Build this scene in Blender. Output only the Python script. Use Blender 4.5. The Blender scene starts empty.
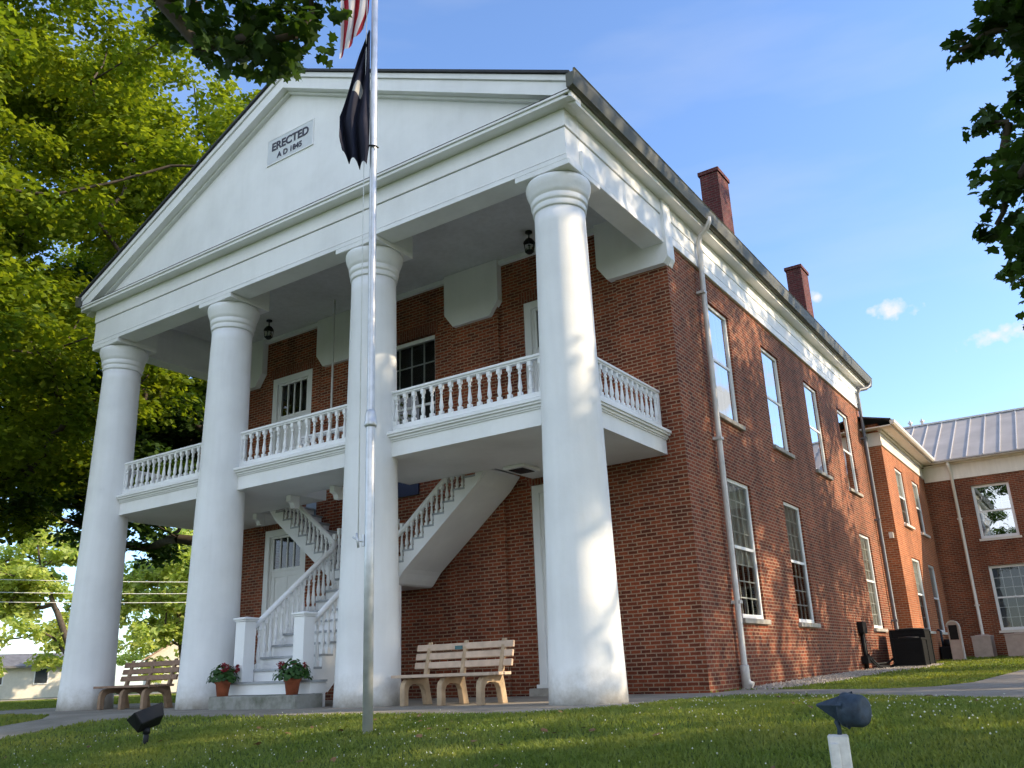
import bpy, bmesh, math, random
import numpy as np
from mathutils import Vector, Matrix
PI=math.pi; R=math.radians
SC=bpy.context.scene; COL=SC.collection
random.seed(7); rng=np.random.default_rng(7)

# ------------------------------------------------------------------ camera
cd=bpy.data.cameras.new('camera'); cam=bpy.data.objects.new('camera',cd); COL.objects.link(cam)
cd.sensor_width=36; cd.lens=865.13/1024*36; cd.clip_start=.05; cd.clip_end=2000
CAM=Vector((5.92006,-10.36172,.4482))
fw=Vector((-0.52586473,0.79037565,0.31428111)); rt=Vector((0.82545369,0.56334791,-0.03557163)); up=Vector((0.20516456,-0.24071863,0.94866329))
M4=Matrix(((rt.x,up.x,-fw.x,CAM.x),(rt.y,up.y,-fw.y,CAM.y),(rt.z,up.z,-fw.z,CAM.z),(0,0,0,1)))
cam.matrix_world=M4; SC.camera=cam

# ------------------------------------------------------------------ light
SUN_AZ,SUN_EL=22.,26.
SD=Vector((math.cos(R(SUN_EL))*math.cos(R(SUN_AZ)),math.cos(R(SUN_EL))*math.sin(R(SUN_AZ)),math.sin(R(SUN_EL))))
ld=bpy.data.lights.new('sun','SUN'); ld.energy=5.0; ld.angle=R(.53); ld.color=(1.4,1.14,.78)
lo=bpy.data.objects.new('sun',ld); COL.objects.link(lo)
lo.rotation_euler=(-SD).to_track_quat('-Z','Y').to_euler(); lo.location=(30,10,30)
w=bpy.data.worlds.new('World'); SC.world=w; w.use_nodes=True
nt=w.node_tree; bg=nt.nodes['Background']; bg.inputs['Strength'].default_value=.15
sky=nt.nodes.new('ShaderNodeTexSky'); sky.sky_type='NISHITA'; sky.sun_disc=False
sky.sun_elevation=R(SUN_EL); sky.sun_rotation=R(90-SUN_AZ); sky.air_density=1.0; sky.dust_density=.6; sky.ozone_density=1.5
def N(t,typ,**kw):
    n=t.nodes.new(typ)
    for k,v in kw.items():
        if k in n.inputs: n.inputs[k].default_value=v
        else: setattr(n,k,v)
    return n
# a few small fair-weather clouds and thin haze, by direction
tc=nt.nodes.new('ShaderNodeTexCoord')
def cloud_mask(d,rad,prev):
    d=Vector(d).normalized()
    sub=N(nt,'ShaderNodeVectorMath',operation='SUBTRACT'); sub.inputs[1].default_value=d; nt.links.new(tc.outputs['Generated'],sub.inputs[0])
    mul=N(nt,'ShaderNodeVectorMath',operation='MULTIPLY'); mul.inputs[1].default_value=(1,1,1.7); nt.links.new(sub.outputs[0],mul.inputs[0])
    ln=N(nt,'ShaderNodeVectorMath',operation='LENGTH'); nt.links.new(mul.outputs[0],ln.inputs[0])
    mr=N(nt,'ShaderNodeMapRange'); mr.inputs[1].default_value=0; mr.inputs[2].default_value=rad; mr.inputs[3].default_value=1; mr.inputs[4].default_value=0
    nt.links.new(ln.outputs['Value'],mr.inputs[0])
    if prev is None: return mr.outputs[0]
    mx=N(nt,'ShaderNodeMath',operation='MAXIMUM'); nt.links.new(prev,mx.inputs[0]); nt.links.new(mr.outputs[0],mx.inputs[1]); return mx.outputs[0]
mask=None
def pdir(px,py): return fw*865.13+rt*(px-512)-up*(py-384)
for d,rad in ((pdir(895,312),.030),(pdir(992,338),.036),(pdir(1032,330),.03),(pdir(818,296),.014),((.3,.8,.25),.12),((-.5,-.7,.3),.2),((.6,-.5,.4),.2)):
    mask=cloud_mask(d,rad,mask)
no=N(nt,'ShaderNodeTexNoise'); no.inputs['Scale'].default_value=55; no.inputs['Detail'].default_value=6; nt.links.new(tc.outputs['Generated'],no.inputs['Vector'])
nz_=N(nt,'ShaderNodeMath',operation='MULTIPLY_ADD'); nz_.inputs[1].default_value=2.6; nz_.inputs[2].default_value=-1.3; nt.links.new(no.outputs['Fac'],nz_.inputs[0])
gt0=N(nt,'ShaderNodeMath',operation='GREATER_THAN'); gt0.inputs[1].default_value=.001; nt.links.new(mask,gt0.inputs[0])
ad0=N(nt,'ShaderNodeMath',operation='ADD'); nt.links.new(mask,ad0.inputs[0]); nt.links.new(nz_.outputs[0],ad0.inputs[1])
ad=N(nt,'ShaderNodeMath',operation='MULTIPLY'); nt.links.new(ad0.outputs[0],ad.inputs[0]); nt.links.new(gt0.outputs[0],ad.inputs[1])
th=N(nt,'ShaderNodeMapRange'); th.inputs[1].default_value=.34; th.inputs[2].default_value=.95; nt.links.new(ad.outputs[0],th.inputs[0])
mpz=N(nt,'ShaderNodeMapping'); mpz.inputs['Scale'].default_value=(2,2,9); nt.links.new(tc.outputs['Generated'],mpz.inputs['Vector'])
nh=N(nt,'ShaderNodeTexNoise'); nh.inputs['Scale'].default_value=1.6; nh.inputs['Detail'].default_value=5; nt.links.new(mpz.outputs[0],nh.inputs['Vector'])
hz=N(nt,'ShaderNodeMapRange'); hz.inputs[1].default_value=.45; hz.inputs[2].default_value=.8; hz.inputs[3].default_value=0; hz.inputs[4].default_value=.20; nt.links.new(nh.outputs['Fac'],hz.inputs[0])
mxa=N(nt,'ShaderNodeMath',operation='MAXIMUM'); nt.links.new(th.outputs[0],mxa.inputs[0]); nt.links.new(hz.outputs[0],mxa.inputs[1])
mixc=N(nt,'ShaderNodeMixRGB'); nt.links.new(mxa.outputs[0],mixc.inputs[0])
tint=N(nt,'ShaderNodeMixRGB',blend_type='MULTIPLY'); tint.inputs[0].default_value=1; tint.inputs[2].default_value=(1.80,2.04,2.46,1)
nt.links.new(sky.outputs[0],tint.inputs[1]); nt.links.new(tint.outputs[0],mixc.inputs[1]); mixc.inputs[2].default_value=(6.2,6.4,6.6,1)
# added unseen bright cloud bank behind the viewer, filling light onto the shaded facade
sx_=N(nt,'ShaderNodeSeparateXYZ'); nt.links.new(tc.outputs['Generated'],sx_.inputs[0])
m1=N(nt,'ShaderNodeMapRange'); m1.inputs[1].default_value=-.05; m1.inputs[2].default_value=-.45; nt.links.new(sx_.outputs['Y'],m1.inputs[0])
m2=N(nt,'ShaderNodeMapRange'); m2.inputs[1].default_value=.0; m2.inputs[2].default_value=.12; nt.links.new(sx_.outputs['Z'],m2.inputs[0])
m3=N(nt,'ShaderNodeMapRange'); m3.inputs[1].default_value=.85; m3.inputs[2].default_value=.6; nt.links.new(sx_.outputs['Z'],m3.inputs[0])
nb=N(nt,'ShaderNodeTexNoise'); nb.inputs['Scale'].default_value=3.2; nb.inputs['Detail'].default_value=8; nt.links.new(tc.outputs['Generated'],nb.inputs['Vector'])
m4=N(nt,'ShaderNodeMapRange'); m4.inputs[1].default_value=.36; m4.inputs[2].default_value=.52; nt.links.new(nb.outputs['Fac'],m4.inputs[0])
k1=N(nt,'ShaderNodeMath',operation='MULTIPLY'); nt.links.new(m1.outputs[0],k1.inputs[0]); nt.links.new(m2.outputs[0],k1.inputs[1])
k2=N(nt,'ShaderNodeMath',operation='MULTIPLY'); nt.links.new(k1.outputs[0],k2.inputs[0]); nt.links.new(m3.outputs[0],k2.inputs[1])
k3=N(nt,'ShaderNodeMath',operation='MULTIPLY'); nt.links.new(k2.outputs[0],k3.inputs[0]); nt.links.new(m4.outputs[0],k3.inputs[1])
mixb=N(nt,'ShaderNodeMixRGB'); nt.links.new(k3.outputs[0],mixb.inputs[0]); nt.links.new(mixc.outputs[0],mixb.inputs[1]); mixb.inputs[2].default_value=(10.4,11.5,13.0,1)
nt.links.new(mixb.outputs[0],bg.inputs['Color'])
SC.view_settings.view_transform='Standard'; SC.view_settings.look='None'; SC.view_settings.exposure=0
try:
    SC.cycles.max_bounces=4; SC.cycles.diffuse_bounces=3; SC.cycles.transmission_bounces=2; SC.cycles.glossy_bounces=2; SC.cycles.transparent_max_bounces=6; SC.cycles.use_adaptive_sampling=True; SC.cycles.adaptive_threshold=.04; SC.cycles.use_denoising=True
except Exception: pass

# ------------------------------------------------------------------ materials
def newmat(name):
    m=bpy.data.materials.new(name); m.use_nodes=True; t=m.node_tree
    return m,t,t.nodes['Principled BSDF']
def pos(t,scale=(1,1,1)):
    g=N(t,'ShaderNodeNewGeometry'); mp=N(t,'ShaderNodeMapping'); mp.inputs['Scale'].default_value=scale
    t.links.new(g.outputs['Position'],mp.inputs['Vector']); return mp.outputs[0]
def noise(t,scale,detail=4,vec=None,rough=.55):
    n=N(t,'ShaderNodeTexNoise'); n.inputs['Scale'].default_value=scale; n.inputs['Detail'].default_value=detail; n.inputs['Roughness'].default_value=rough
    t.links.new(vec if vec is not None else pos(t),n.inputs['Vector']); return n.outputs['Fac']
def ramp(t,fac,stops):
    r=N(t,'ShaderNodeValToRGB'); e=r.color_ramp.elements
    while len(e)<len(stops): e.new(.5)
    for i,(p_,c) in enumerate(stops): e[i].position=p_; e[i].color=(*c,1)
    t.links.new(fac,r.inputs[0]); return r.outputs[0]
def mix(t,fac,a,b,bt='MIX'):
    m=N(t,'ShaderNodeMixRGB',blend_type=bt)
    for i,v in ((0,fac),(1,a),(2,b)):
        if hasattr(v,'is_output') or isinstance(v,bpy.types.NodeSocket): t.links.new(v,m.inputs[i])
        elif i==0: m.inputs[0].default_value=v
        else: m.inputs[i].default_value=(*v,1)
    return m.outputs[0]
def bump(t,b,h,strength=.3,dist=.01):
    bn=N(t,'ShaderNodeBump'); bn.inputs['Strength'].default_value=strength; bn.inputs['Distance'].default_value=dist
    t.links.new(h,bn.inputs['Height']); t.links.new(bn.outputs[0],b.inputs['Normal'])
def simple(name,col,rough=.6,metal=0,var=.12,sc=6,bmp=0,spec=.5):
    m,t,b=newmat(name)
    f=noise(t,sc,5); lo_=tuple(c*(1-var) for c in col); hi=tuple(min(1,c*(1+var)) for c in col)
    t.links.new(ramp(t,f,[(.3,lo_),(.7,hi)]),b.inputs['Base Color'])
    b.inputs['Roughness'].default_value=rough; b.inputs['Metallic'].default_value=metal; b.inputs['Specular IOR Level'].default_value=spec
    if bmp: bump(t,b,noise(t,sc*12,4),bmp,.005)
    return m
def brick_mat(name,ca,cb,mort,course=.0645,length=.192,soldier=False):
    m,t,b=newmat(name)
    g=N(t,'ShaderNodeNewGeometry'); sp=N(t,'ShaderNodeSeparateXYZ'); t.links.new(g.outputs['Position'],sp.inputs[0])
    sn=N(t,'ShaderNodeSeparateXYZ'); t.links.new(g.outputs['True Normal'],sn.inputs[0])
    ab=N(t,'ShaderNodeMath',operation='ABSOLUTE'); t.links.new(sn.outputs['X'],ab.inputs[0])
    gt=N(t,'ShaderNodeMath',operation='GREATER_THAN'); gt.inputs[1].default_value=.6; t.links.new(ab.outputs[0],gt.inputs[0])
    ca1=N(t,'ShaderNodeCombineXYZ'); ca2=N(t,'ShaderNodeCombineXYZ')
    ax=('Y','X') if soldier else ('X','Y')
    t.links.new(sp.outputs['X'],ca1.inputs[ax[0]]); t.links.new(sp.outputs['Z'],ca1.inputs[ax[1]])
    t.links.new(sp.outputs['Y'],ca2.inputs[ax[0]]); t.links.new(sp.outputs['Z'],ca2.inputs[ax[1]])
    mv=N(t,'ShaderNodeMix',data_type='VECTOR'); t.links.new(gt.outputs[0],mv.inputs[0]); t.links.new(ca1.outputs[0],mv.inputs[4]); t.links.new(ca2.outputs[0],mv.inputs[5])
    vec=mv.outputs[1]
    # slight wander of the courses
    nv=N(t,'ShaderNodeTexNoise'); nv.inputs['Scale'].default_value=1.5; t.links.new(vec,nv.inputs['Vector'])
    off=N(t,'ShaderNodeVectorMath',operation='SCALE'); off.inputs['Scale'].default_value=.02; t.links.new(nv.outputs['Color'],off.inputs[0])
    nv2=N(t,'ShaderNodeTexNoise'); nv2.inputs['Scale'].default_value=30; t.links.new(vec,nv2.inputs['Vector'])
    off2=N(t,'ShaderNodeVectorMath',operation='SCALE'); off2.inputs['Scale'].default_value=.008; t.links.new(nv2.outputs['Color'],off2.inputs[0])
    a1=N(t,'ShaderNodeVectorMath',operation='ADD'); t.links.new(vec,a1.inputs[0]); t.links.new(off.outputs[0],a1.inputs[1])
    a2=N(t,'ShaderNodeVectorMath',operation='ADD'); t.links.new(a1.outputs[0],a2.inputs[0]); t.links.new(off2.outputs[0],a2.inputs[1])
    br=N(t,'ShaderNodeTexBrick'); br.offset=.5; br.squash=1
    br.inputs['Scale'].default_value=1; br.inputs['Brick Width'].default_value=length; br.inputs['Row Height'].default_value=course
    br.inputs['Mortar Size'].default_value=.0105; br.inputs['Mortar Smooth'].default_value=.25; br.inputs['Bias'].default_value=-.1
    br.inputs['Color1'].default_value=(*ca,1); br.inputs['Color2'].default_value=(*cb,1); br.inputs['Mortar'].default_value=(*mort,1)
    t.links.new(a2.outputs[0],br.inputs['Vector'])
    big=noise(t,.55,5); c=mix(t,.55,br.outputs['Color'],ramp(t,big,[(.3,(.58,.52,.48)),(.48,(1,1,1)),(.68,(1.4,1.3,1.15))]),'MULTIPLY')
    fine=noise(t,38,4); c=mix(t,.5,c,ramp(t,fine,[(.3,(.7,.68,.66)),(.7,(1.25,1.22,1.2))]),'MULTIPLY')
    # darker foot of the wall
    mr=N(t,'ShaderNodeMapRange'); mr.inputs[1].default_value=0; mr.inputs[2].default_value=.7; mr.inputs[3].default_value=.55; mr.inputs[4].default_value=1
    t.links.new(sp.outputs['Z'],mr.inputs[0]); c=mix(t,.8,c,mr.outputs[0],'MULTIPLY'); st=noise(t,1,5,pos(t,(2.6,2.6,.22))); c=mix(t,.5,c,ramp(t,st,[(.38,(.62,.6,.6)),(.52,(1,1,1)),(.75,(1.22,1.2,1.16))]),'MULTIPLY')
    t.links.new(c,b.inputs['Base Color']); b.inputs['Roughness'].default_value=.85; b.inputs['Specular IOR Level'].default_value=.25
    inv=N(t,'ShaderNodeMath',operation='SUBTRACT'); inv.inputs[0].default_value=1; t.links.new(br.outputs['Fac'],inv.inputs[1])
    ah=N(t,'ShaderNodeMath',operation='MULTIPLY_ADD'); ah.inputs[1].default_value=.25; t.links.new(fine,ah.inputs[0]); t.links.new(inv.outputs[0],ah.inputs[2])
    bump(t,b,ah.outputs[0],.55,.008)
    return m
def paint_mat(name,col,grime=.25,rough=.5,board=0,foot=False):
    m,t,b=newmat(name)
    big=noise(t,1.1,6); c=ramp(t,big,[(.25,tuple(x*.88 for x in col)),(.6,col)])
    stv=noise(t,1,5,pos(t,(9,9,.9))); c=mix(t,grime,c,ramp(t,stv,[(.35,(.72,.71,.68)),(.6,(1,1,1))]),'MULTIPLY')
    if foot:
        g=N(t,'ShaderNodeNewGeometry'); sp=N(t,'ShaderNodeSeparateXYZ'); t.links.new(g.outputs['Position'],sp.inputs[0])
        fz=N(t,'ShaderNodeMapRange'); fz.inputs[1].default_value=.75; fz.inputs[2].default_value=0; t.links.new(sp.outputs['Z'],fz.inputs[0])
        fn=noise(t,5,7,None,.7); mm=N(t,'ShaderNodeMath',operation='MULTIPLY'); t.links.new(fz.outputs[0],mm.inputs[0]); t.links.new(fn,mm.inputs[1])
        fr_=N(t,'ShaderNodeMapRange'); fr_.inputs[1].default_value=.18; fr_.inputs[2].default_value=.62; t.links.new(mm.outputs[0],fr_.inputs[0])
        c=mix(t,fr_.outputs[0],c,(.46,.43,.38))
        cr_=noise(t,2.2,8,None,.75); c=mix(t,.5,c,ramp(t,cr_,[(.26,(.78,.78,.77)),(.36,(1,1,1))]),'MULTIPLY')
    t.links.new(c,b.inputs['Base Color']); b.inputs['Roughness'].default_value=rough; b.inputs['Specular IOR Level'].default_value=.35
    h=noise(t,22,5)
    if board:
        wv=N(t,'ShaderNodeTexWave'); wv.wave_type='BANDS'; wv.bands_direction='X'; wv.wave_profile='SAW'; wv.inputs['Scale'].default_value=board; t.links.new(pos(t),wv.inputs['Vector'])
        ad_=N(t,'ShaderNodeMath',operation='GREATER_THAN'); ad_.inputs[1].default_value=.05; t.links.new(wv.outputs['Fac'],ad_.inputs[0]); h=ad_.outputs[0]
    bump(t,b,h,.16,.01)
    return m
MAT={}
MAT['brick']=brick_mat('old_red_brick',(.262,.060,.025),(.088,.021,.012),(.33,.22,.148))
MAT['soldier']=brick_mat('soldier_brick',(.20,.046,.024),(.12,.030,.018),(.24,.16,.11),soldier=True)
MAT['brick_sunlit']=brick_mat('annex_brick_sunlit_tone',(.43,.125,.048),(.28,.075,.032),(.42,.27,.17),length=.192)  # same brick as the wing, brightened: sunlight put into the colour
MAT['brick_shaded']=brick_mat('wing_brick_shaded_tone',(.25,.062,.026),(.12,.03,.016),(.27,.18,.12),length=.192)  # darker copy of the annex brick: mottled, with the wing's shade in its colour
MAT['chim']=brick_mat('chimney_brick',(.13,.028,.03),(.07,.018,.02),(.13,.08,.07))
MAT['white']=paint_mat('white_paint',(.87,.87,.87),.07)
MAT['stucco']=paint_mat('white_painted_stucco',(.86,.86,.86),.12,.6,foot=True)
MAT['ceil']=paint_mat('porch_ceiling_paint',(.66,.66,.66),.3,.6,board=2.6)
MAT['cream']=paint_mat('cream_paint',(.80,.74,.66),.25)
MAT['stepgray']=simple('grey_step_paint',(.36,.38,.40),.6,var=.2)
MAT['roofdark']=simple('dark_roofing',(.03,.032,.037),.7)
MAT['gutter']=simple('gutter_metal',(.085,.085,.066),.6,.1,var=.25,sc=3)
MAT['pipe']=simple('downpipe_paint',(.60,.57,.54),.5,.2)
MAT['pipedark']=simple('dark_downpipe_paint',(.16,.17,.19),.5,.2)
MAT['stone']=simple('sill_stone',(.36,.33,.29),.85,var=.25,bmp=.3)
MAT['dark']=simple('dark_interior',(.012,.013,.014),.9)
MAT['blind']=simple('pale_blind',(.78,.80,.80),.8,var=.08,sc=2)
MAT['curtain']=simple('grey_curtain',(.46,.47,.45),.9,var=.3,sc=3)
MAT['black']=simple('black_metal',(.009,.010,.013),.5,.0,var=.3,spec=.3)
MAT['blackplastic']=simple('black_enamel',(.006,.006,.007),.6,spec=.2)
MAT['bluegrey']=simple('blue_grey_enamel',(.030,.046,.068),.62,.0,var=.35,sc=25,spec=.3,bmp=.15)
MAT['galv']=simple('galvanised_box',(.62,.60,.57),.5,.3,var=.15,sc=20)
MAT['alum']=simple('brushed_aluminium',(.62,.63,.66),.42,.55,var=.12,sc=9)
MAT['terracotta']=simple('terracotta',(.36,.10,.045),.8,var=.3,sc=9,bmp=.2)
MAT['soil']=simple('potting_soil',(.03,.02,.014),.95)
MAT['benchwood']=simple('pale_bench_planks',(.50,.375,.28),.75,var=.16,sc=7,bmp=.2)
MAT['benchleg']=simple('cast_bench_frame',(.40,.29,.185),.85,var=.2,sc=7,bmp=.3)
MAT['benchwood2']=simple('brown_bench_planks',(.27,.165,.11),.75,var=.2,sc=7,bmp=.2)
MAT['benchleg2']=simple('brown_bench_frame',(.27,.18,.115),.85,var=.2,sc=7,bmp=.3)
MAT['beigeac']=simple('beige_enamel',(.42,.33,.29),.5)
MAT['pedgrey']=simple('pedestal_paint',(.50,.46,.42),.5)
MAT['bronze']=simple('green_bronze',(.05,.11,.12),.4,.5)
MAT['navy']=simple('navy_cloth',(.006,.007,.022),.85)
MAT['sign_navy']=simple('navy_sign_paint',(.012,.022,.07),.5)
MAT['ink']=simple('dark_lettering',(.02,.02,.05),.5)
MAT['plaque']=simple('pale_plaque',(.62,.65,.68),.55,var=.05)
MAT['wire']=simple('pale_wire',(.8,.8,.78),.5)
MAT['darkwood']=simple('pole_timber',(.12,.085,.06),.9)
MAT['paleblue']=simple('pale_blue_panel',(.33,.42,.55),.5,var=.1)
MAT['houseroof']=simple('tan_shingles',(.40,.26,.17),.9,var=.25,sc=3)
MAT['houseroofd']=simple('grey_shingles',(.16,.16,.17),.9,var=.25,sc=3)
MAT['siding']=simple('pale_siding',(.70,.66,.58),.7,var=.06)
MAT['glassdark']=simple('far_window_glass',(.03,.04,.05),.1)
# metal standing-seam roof
m,t,b=newmat('standing_seam_metal'); t.links.new(ramp(t,noise(t,.8,4),[(.3,(.36,.32,.29)),(.7,(.47,.425,.39))]),b.inputs['Base Color']); b.inputs['Metallic'].default_value=.0; b.inputs['Roughness'].default_value=.6; b.inputs['Specular IOR Level'].default_value=.3; MAT['seam']=m
# concrete
m,t,b=newmat('concrete'); c=ramp(t,noise(t,1.3,7,rough=.65),[(.25,(.165,.14,.11)),(.5,(.27,.235,.19)),(.75,(.35,.315,.26))]); c=mix(t,.6,c,ramp(t,noise(t,55,3),[(.35,(.7,.7,.7)),(.65,(1.15,1.15,1.15))]),'MULTIPLY')
t.links.new(c,b.inputs['Base Color']); b.inputs['Roughness'].default_value=.9; bump(t,b,noise(t,60,4),.35,.006); MAT['concrete']=m
m,t,b=newmat('old_step_stone'); c=ramp(t,noise(t,3,7,rough=.65),[(.3,(.10,.105,.075)),(.5,(.25,.25,.22)),(.75,(.36,.36,.34))])
t.links.new(c,b.inputs['Base Color']); b.inputs['Roughness'].default_value=.9; bump(t,b,noise(t,25,5),.5,.01); MAT['stepstone']=m
# ground
m,t,b=newmat('lawn_soil'); c=ramp(t,noise(t,1.2,8,rough=.7),[(.3,(.055,.085,.018)),(.55,(.09,.125,.028)),(.75,(.135,.15,.045))]); t.links.new(c,b.inputs['Base Color']); b.inputs['Roughness'].default_value=.95; b.inputs['Specular IOR Level'].default_value=.1
bump(t,b,noise(t,40,5),.7,.03); MAT['ground']=m
MAT['road']=simple('pale_road',(.30,.26,.22),.9,var=.15,sc=2)
MAT['gravel']=simple('gravel_stones',(.33,.29,.25),.9,var=.55,sc=20)
def leaf_mat(name,dark,light,trans,tw=.45,sc=.9,rough=.5):
    m,t,b=newmat(name)
    g=N(t,'ShaderNodeNewGeometry')
    f=noise(t,sc,3); c=ramp(t,f,[(.3,dark),(.7,light)])
    if name=='grass_blade':
        c=mix(t,.75,c,ramp(t,noise(t,.45,5),[(.3,(.70,.80,.75)),(.5,(1,1,1)),(.68,(1.45,1.22,1.0))]),'MULTIPLY')
    c=mix(t,.55,c,ramp(t,g.outputs['Random Per Island'],[(0,(.6,.65,.6)),(.5,(1,1,1)),(1,(1.45,1.3,1.1))]),'MULTIPLY')
    t.links.new(c,b.inputs['Base Color']); b.inputs['Roughness'].default_value=rough; b.inputs['Specular IOR Level'].default_value=.3
    tr=N(t,'ShaderNodeBsdfTranslucent'); t.links.new(mix(t,1,c,trans,'MULTIPLY'),tr.inputs['Color'])
    ms=N(t,'ShaderNodeMixShader'); ms.inputs[0].default_value=tw
    t.links.new(b.outputs[0],ms.inputs[1]); t.links.new(tr.outputs[0],ms.inputs[2]); t.links.new(ms.outputs[0],t.nodes['Material Output'].inputs[0])
    return m
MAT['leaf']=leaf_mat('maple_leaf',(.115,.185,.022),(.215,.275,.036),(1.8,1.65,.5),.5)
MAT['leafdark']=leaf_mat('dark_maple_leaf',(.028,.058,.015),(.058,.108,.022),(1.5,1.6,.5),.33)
MAT['leaffar']=leaf_mat('far_leaf',(.36,.47,.13),(.52,.58,.21),(1.4,1.4,.75),.55)
MAT['grass']=leaf_mat('grass_blade',(.14,.205,.046),(.225,.26,.07),(1.5,1.45,.5),.4,1.1,.6)
MAT['plantleaf']=leaf_mat('geranium_leaf',(.02,.06,.012),(.05,.12,.025),(1.3,1.4,.5),.25,14)
MAT['petalred']=simple('red_petal',(.22,.012,.02),.6)
MAT['petalwhite']=simple('clover_white',(.62,.62,.52),.8)
MAT['bark']=simple('tree_bark',(.075,.058,.043),.95,var=.35,sc=5,bmp=.6)
# glass: reflective, partly see-through pane
def glass_mat(name,ior,tintc=(.85,.9,.9),rough=0.0,base=0):
    m=bpy.data.materials.new(name); m.use_nodes=True; t=m.node_tree; t.nodes.remove(t.nodes['Principled BSDF'])
    fr=N(t,'ShaderNodeFresnel'); fr.inputs['IOR'].default_value=ior; fo=N(t,'ShaderNodeMath',operation='ADD',use_clamp=True); fo.inputs[1].default_value=base; t.links.new(fr.outputs[0],fo.inputs[0])
    nz=noise(t,1.2,2); bn=N(t,'ShaderNodeBump'); bn.inputs['Strength'].default_value=.05; bn.inputs['Distance'].default_value=.05; t.links.new(nz,bn.inputs['Height'])
    gl=N(t,'ShaderNodeBsdfGlossy'); gl.inputs['Roughness'].default_value=rough; t.links.new(bn.outputs[0],gl.inputs['Normal'])
    tr=N(t,'ShaderNodeBsdfTransparent'); tr.inputs['Color'].default_value=(*tintc,1)
    ms=N(t,'ShaderNodeMixShader'); t.links.new(fo.outputs[0],ms.inputs[0]); t.links.new(tr.outputs[0],ms.inputs[1]); t.links.new(gl.outputs[0],ms.inputs[2])
    t.links.new(ms.outputs[0],t.nodes['Material Output'].inputs[0]); return m
MAT['glass']=glass_mat('window_glass',1.75,(.8,.84,.84))
MAT['glass2']=glass_mat('storm_glass',2.0,(.8,.84,.84),base=.58)
# flag cloth by UV
m,t,b=newmat('striped_flag_cloth'); uv=N(t,'ShaderNodeUVMap'); su=N(t,'ShaderNodeSeparateXYZ'); t.links.new(uv.outputs[0],su.inputs[0])
mu=N(t,'ShaderNodeMath',operation='MULTIPLY'); mu.inputs[1].default_value=6.5; t.links.new(su.outputs['Y'],mu.inputs[0])
fr=N(t,'ShaderNodeMath',operation='FRACT'); t.links.new(mu.outputs[0],fr.inputs[0]); ls=N(t,'ShaderNodeMath',operation='LESS_THAN'); ls.inputs[1].default_value=.6; t.links.new(fr.outputs[0],ls.inputs[0])
c=mix(t,ls.outputs[0],(.75,.73,.72),(.45,.02,.035))
g1=N(t,'ShaderNodeMath',operation='GREATER_THAN'); g1.inputs[1].default_value=.4615; t.links.new(su.outputs['Y'],g1.inputs[0]); g2=N(t,'ShaderNodeMath',operation='LESS_THAN'); g2.inputs[1].default_value=.4; t.links.new(su.outputs['X'],g2.inputs[0])
gm=N(t,'ShaderNodeMath',operation='MULTIPLY'); t.links.new(g1.outputs[0],gm.inputs[0]); t.links.new(g2.outputs[0],gm.inputs[1])
c=mix(t,gm.outputs[0],c,(.02,.03,.12)); b.inputs['Roughness'].default_value=.8; t.links.new(c,b.inputs['Base Color'])
tr=N(t,'ShaderNodeBsdfTranslucent'); t.links.new(c,tr.inputs['Color']); ms=N(t,'ShaderNodeMixShader'); ms.inputs[0].default_value=.4; t.links.new(b.outputs[0],ms.inputs[1]); t.links.new(tr.outputs[0],ms.inputs[2]); t.links.new(ms.outputs[0],t.nodes['Material Output'].inputs[0]); MAT['usflag']=m
m,t,b=newmat('navy_flag_cloth'); uv=N(t,'ShaderNodeUVMap'); su=N(t,'ShaderNodeVectorMath',operation='SUBTRACT'); su.inputs[1].default_value=(.5,.5,0); t.links.new(uv.outputs[0],su.inputs[0]); ln=N(t,'ShaderNodeVectorMath',operation='LENGTH'); t.links.new(su.outputs[0],ln.inputs[0])
ls=N(t,'ShaderNodeMath',operation='LESS_THAN'); ls.inputs[1].default_value=.10; t.links.new(ln.outputs['Value'],ls.inputs[0])
c=mix(t,ls.outputs[0],(.006,.007,.024),(.38,.38,.37)); t.links.new(c,b.inputs['Base Color']); b.inputs['Roughness'].default_value=.85; MAT['stflag']=m

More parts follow.
